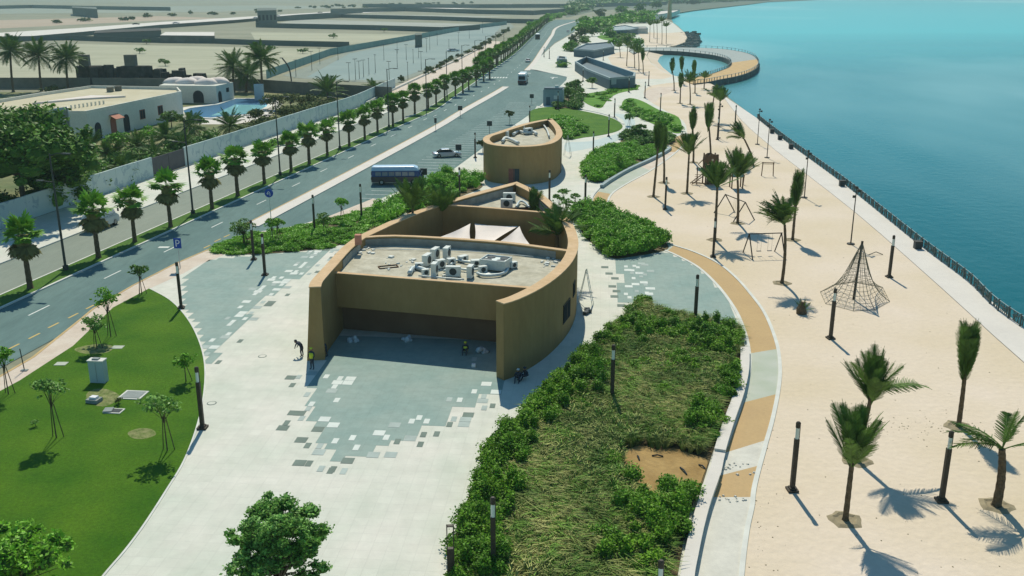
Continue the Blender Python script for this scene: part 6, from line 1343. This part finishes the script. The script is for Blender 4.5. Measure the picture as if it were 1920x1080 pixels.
struct('soil_hollow', spline(G([(1082, 962), (1092, 948), (1112, 944), (1132, 952), (1138, 964), (1120, 970), (1098, 978), (1084, 976)]), 4, True), .45, 'hollow', .4) if M.setdefault('hollow', mat('dark_humus', (.05, .035, .025), var=.3, scale=4, bump=.6)) else 0
mb = MB()
for px, py, dx_, dy_ in [(1195, 858, .05, -.6), (1222, 858, .7, -.1), (1275, 880, .25, -.9), (1310, 875, .3, -.5), (1230, 905, 1.0, 0)]:
    x_, y_ = g(px, py); mb.tube([(x_, y_, .14), (x_ + dx_ * .5, y_ + dy_ * .5, .22), (x_ + dx_, y_ + dy_, .14)], .05, 5)
tag(mb.build('pipe_offcuts', M['acdark']), 'black pipe offcuts lying on the bare soil patch', 'pipes', kind='stuff')
# retaining wall of the central bed
wl_px = [(1397, 650), (1396, 690), (1386, 735), (1368, 785), (1350, 842), (1340, 885), (1322, 935), (1308, 985), (1296, 1040), (1288, 1085), (1272, 1250)]
RW = thing('bed_wall', 'white low retaining wall on the right of the central bed', 'wall'); W = spline(G(wl_px, .5), 3)
cs = .0
for i in range(0, len(W) - 1, 3):
    seg = W[i:i + 4]
    if len(seg) > 1: MB().ribbon(seg, .62, 0, .44 if i != 12 else .3).build('wall_block', M['villatrim'] if i != 12 else M['pathgrey'], RW); MB().ribbon(seg, .70, .445 if i != 12 else .305, .5 if i != 12 else .34).build('coping', M['prom'], RW)
KW = thing('bed_wall', 'grey kerb wall sweeping along the kerbside bed', 'wall'); W = spline(G([(1128, 348), (1145, 336), (1180, 316), (1220, 298), (1250, 282), (1257, 276)], .4), 3)
MB().ribbon(W, .5, 0, .5).build('wall_block', M['slatelight'], KW)
MB().ribbon(spline(G([(1112, 395), (1108, 380), (1112, 366), (1128, 348)]), 4), .4, 0, .15).build('path_edge', M['kerb'], kind='structure')

# ------------------------------------------------------------------ lawn furniture, small things
x, y = g(187, 716); t = thing('utility_cabinet', 'tall pale grey utility cabinet standing on the lawn', 'cabinet', (x, y, .03), R(-6))
MB().box((0, 0, 0), (1.15, .6, 1.7)).build('body', M['cabinet'], t); MB().box((0, 0, 1.7), (1.25, .7, .08)).build('top', M['kerb'], t); MB().box((-.05, 0, 1.78), (.5, .35, .1)).build('vent', M['grate'], t); MB().box((0, -.31, .1), (.02, .03, 1.5)).build('door_seam', M['grate'], t)
x, y = g(250, 742); t = thing('drain_cover', 'large grey drain grate with a white concrete frame on the lawn', 'drain', (x, y, .04), R(-6)); MB().box((0, 0, 0), (1.7, 1.5, .05)).build('frame', M['kerb'], t); MB().box((0, 0, .052), (1.4, 1.2, .02)).build('grate', M['grate'], t)
x, y = g(214, 772); t = thing('drain_cover', 'smaller open drain pit with white frame on the lawn', 'drain', (x, y, .04), R(-6)); MB().box((0, 0, 0), (1.25, .8, .05)).build('frame', M['kerb'], t); MB().box((.2, 0, .052), (.65, .55, .02)).build('pit', M['acdark'], t); MB().box((-.4, 0, .08), (.6, .7, .05), .2).build('lid', M['grate'], t)
x, y = g(177, 754); t = thing('pump_box', 'small dark box with a white lid on the lawn', 'box', (x, y, .04), R(-12)); MB().box((0, 0, 0), (.9, .7, .25)).build('box', M['grate'], t); MB().box((0, .02, .25), (.5, .4, .15)).build('lid', M['signwhite'], t)
tree('potted_ball', 'round green plant beside the drain cover', (*g(223, 758), .03), .55, .34, 'leafolive', 200, .06, 5, .02, cat='plant', cz=.3, ch=.25)
tree('potted_ball', 'small pale rounded plant low on the left of the lawn', (*g(67, 800), .03), .6, .3, 'leafpale', 160, .06, 5, .02, cat='plant', cz=.3, ch=.25)
for (px, py), lb in [((115, 683), 'pale slab set in the upper left of the lawn'), ((221, 652), 'flat pale slab set in the upper middle of the lawn')]:
    tag(MB().box((0, 0, 0), (.9, .7, .03)).build('paving_slab', M['pathgrey']), lb, 'slab').location = (*g(px, py), .035)
for (px, py), lb in [((397, 756), 'round manhole cover on the white paving near the lawn lamp post'), ((492, 668), 'round manhole cover on the white paving in mid plaza')]:
    x, y = g(px, py); t = thing('manhole_cover', lb, 'manhole', (x, y, .002)); MB().tube([(0, 0, 0), (0, 0, .012)], .34, 20).build('rim', M['darktile'], t); MB().tube([(0, 0, .012), (0, 0, .016)], .27, 20).build('lid', M['plaza'], t)
x, y = g(78, 700); 
x, y = g(46, 695); t = thing('traffic_post', 'thin striped post on the sidewalk left of the lawn', 'post', (x, y, 0)); MB().tube([(0, 0, 0), (-.1, 0, 1.8)], .04, 5).build('post', M['pole'], t); MB().box((0, 0, 0), (.5, .3, .08)).build('foot', M['grate'], t)
# bollard frame at the bottom
x, y = g(846, 1090); t = thing('marker_frame', 'dark open topped bollard at the bottom edge left of the bed', 'bollard', (x, y, 0), R(5)); hh = hgt(846, 985, y)[1]
for s_ in (-.16, .16): MB().box((s_, 0, 0), (.05, .2, hh)).build('upright', M['bronze'], t)
MB().box((0, 0, 0), (.28, .2, hh * .6)).build('body', M['bronze'], t); MB().box((0, 0, hh - .05), (.37, .2, .05)).build('cap', M['bronze'], t)
tag(MB().tube([(0, 0, .05), (.7, .1, .4)], .07, 6).build('log', M['bark']), 'short log poking out of the hedge beside the paving', 'log').location = (*g(893, 862), 0)
# ladders on the right wall
def ladder(label, px, py, h, rz, lean=.7):
    x, y = g(px, py); t = thing('step_ladder', label, 'ladder', (x, y, 0), rz)
    for s_ in (-.25, .25):
        MB().tube([(s_, -lean, 0), (s_ * .6, 0, h)], .03, 5).build('rail', M['duct'], t); MB().tube([(s_, lean, 0), (s_ * .6, 0, h)], .03, 5).build('rail', M['duct'], t)
    for k_ in range(1, 8): f = k_ / 8; MB().box((0, -lean * (1 - f), h * f), (.5 - .2 * f, .06, .03)).build('rung', M['duct'], t)
ladder('aluminium step ladder against the right side of the pavilion', 1098, 570, 3.4, R(70)); ladder('aluminium ladder standing right of the kiosk', 1064, 292, 3.6, R(60))
t = thing('tool_stack', 'small stack of dark tool boxes beside the ladder', 'boxes', (*g(1099, 583), 0)); 
for k_ in range(3): MB().box((random.uniform(-.2, .2), -k_ * .5, 0), (.5, .35, .3), k_ * .5).build('box', M['acdark'], t)
# ------------------------------------------------------------------ workers
def person(label, loc, rz, pose='stand', top='cloth', legs='cloth', held=None):
    t = thing('person', label, 'person', (*loc, 0), rz)
    if pose == 'stand': J = dict(p=(0, 0, .93), c=(0, .02, 1.32), n=(0, .02, 1.48), h=(0, .03, 1.66), ls=(-.19, 0, 1.40), rs=(.19, 0, 1.40), le=(-.24, .03, 1.13), re=(.25, .05, 1.14), lw=(-.22, .18, .93), rw=(.22, .22, .98), lk=(-.10, .03, .5), rk=(.11, .0, .5), la=(-.11, -.02, .07), ra=(.12, .0, .07), lt=(-.12, .15, .04), rt=(.14, .16, .04))
    elif pose == 'bend': J = dict(p=(0, -.1, .88), c=(0, .22, 1.10), n=(0, .36, 1.18), h=(0, .5, 1.20), ls=(-.19, .3, 1.12), rs=(.19, .3, 1.12), le=(-.22, .42, .86), re=(.22, .42, .86), lw=(-.15, .52, .62), rw=(.16, .54, .60), lk=(-.11, .02, .48), rk=(.12, .0, .48), la=(-.12, -.06, .07), ra=(.13, -.05, .07), lt=(-.13, .11, .04), rt=(.14, .12, .04))
    else: J = dict(p=(0, -.1, .2), c=(0, -.06, .55), n=(0, 0, .72), h=(0, .06, .88), ls=(-.19, -.03, .64), rs=(.19, -.03, .64), le=(-.26, .12, .45), re=(.26, .12, .45), lw=(-.16, .32, .46), rw=(.18, .34, .44), lk=(-.16, .32, .45), rk=(.17, .34, .44), la=(-.14, .5, .07), ra=(.15, .52, .07), lt=(-.15, .66, .04), rt=(.16, .68, .04))
    names = list(J); V = [J[k_] for k_ in names]; E = [('p', 'c'), ('c', 'n'), ('n', 'h'), ('c', 'ls'), ('c', 'rs'), ('ls', 'le'), ('rs', 're'), ('le', 'lw'), ('re', 'rw'), ('p', 'lk'), ('p', 'rk'), ('lk', 'la'), ('rk', 'ra'), ('la', 'lt'), ('ra', 'rt')]
    rad = dict(p=.15, c=.16, n=.06, h=.105, ls=.07, rs=.07, le=.045, re=.045, lw=.035, rw=.035, lk=.07, rk=.07, la=.045, ra=.045, lt=.04, rt=.04)
    me = bpy.data.meshes.new('body'); me.from_pydata(V, [(names.index(a_), names.index(b_)) for a_, b_ in E], []); o = place('body', me, M[legs], t)
    sk_ = o.modifiers.new('skin', 'SKIN'); 
    for i, k_ in enumerate(names): me.skin_vertices[0].data[i].radius = (rad[k_], rad[k_]); me.skin_vertices[0].data[i].use_root = (k_ == 'p')
    o.modifiers.new('sub', 'SUBSURF').levels = 1; o.modifiers['sub'].render_levels = 1
    hd = MB(); lump(hd, *J['h'], .115, .14, 8, 6); hd.build('head', M['skin'], t, smooth=True)
    hl = MB(); hp_ = J['h']; lump(hl, hp_[0], hp_[1], hp_[2] + .06, .13, .10, 8, 4); hl.build('headgear', M[top], t, smooth=True)
    if top == 'vest': vs = MB(); c0, c1 = J['p'], J['c']; vs.tube([(c0[0], c0[1], c0[2]), ((c0[0] + c1[0]) / 2, (c0[1] + c1[1]) / 2, (c0[2] + c1[2]) / 2), (c1[0], c1[1], c1[2] + .06)], [.19, .20, .19], 10); vs.build('vest', M['vest'], t, smooth=True)
    return t
_x, _y = g(585, 683)
person('worker in a yellow vest in the shade of the left porch wall', g(586, 692), 2.8, 'stand', 'vest')
person('worker bending just outside the left porch wall end', g(566, 668), 1.2, 'bend', 'cloth')
person('worker crouching at the inner corner of the porch opening', g(611, 668), 2.5, 'bend', 'cloth')
person('worker in dark clothes sitting in the shade by the right wall', g(985, 711), 2.2, 'sit', 'cloth')
person('second worker sitting nearer the right wall in the shade', g(972, 714), 2.9, 'sit', 'bag')
person('worker in a yellow vest sitting inside the porch near the right wall', g(873, 662), 3.0, 'sit', 'vest')
for (px, py), lb in [((763, 640), 'pale blue sack pile in the middle of the porch'), ((905, 660), 'pale sack pile near the right porch wall'), ((662, 640), 'small pale heap at the left of the porch')]:
    mb = MB(); x, y = g(px, py)
    for k_ in range(6): lump(mb, random.uniform(-.35, .35), random.uniform(-.25, .25), random.uniform(.05, .35), random.uniform(.15, .3), random.uniform(.12, .3), 7, 4)
    o = mb.build('sack_pile', M['bag'], smooth=True); tag(o, lb, 'sacks'); o.location = (x, y, 0)
tag(MB().box((0, 0, 0), (.3, .25, .25)).build('bucket', M['signwhite']), 'small white bucket on the sunlit porch edge', 'bucket').location = (*g(888, 688), .01)
# footprints and stones on the sand, leaves
mb = MB()
for i in range(420):
    px, py = random.choice([(random.gauss(1425, 22), random.uniform(560, 1080)), (random.uniform(1440, 1900), random.uniform(560, 1080)), (random.gauss(1720, 60), random.gauss(800, 12)), (random.uniform(1250, 1600), random.uniform(330, 620))])
    x_, y_ = g(px, py)
    if inside(sandpoly, x_, y_): s_ = random.uniform(.02, .08); mb.box((x_, y_, .0), (s_, s_ * random.uniform(.6, 1.6), s_ * .5), random.random() * 3, .6)
tag(mb.build('sand_litter', M['sandring']), 'small stones and clods strewn over the sand', 'stones', kind='stuff')
# ------------------------------------------------------------------ haze
HAZE = 0.00017
if HAZE:
    hb = MB().box((2000, 6900, -3.0), (9000, 14400, 44.0)); o = hb.build('haze', None); o['kind'] = 'stuff'
    m = bpy.data.materials.new('haze'); m.use_nodes = True; t = m.node_tree; t.nodes.remove(t.nodes['Principled BSDF']); v = t.nodes.new('ShaderNodeVolumePrincipled')
    v.inputs['Color'].default_value = (0.70, 0.93, 0.90, 1); v.inputs['Density'].default_value = HAZE; t.links.new(v.outputs[0], t.nodes['Material Output'].inputs['Volume'])
    o.data.materials.clear(); o.data.materials.append(m)
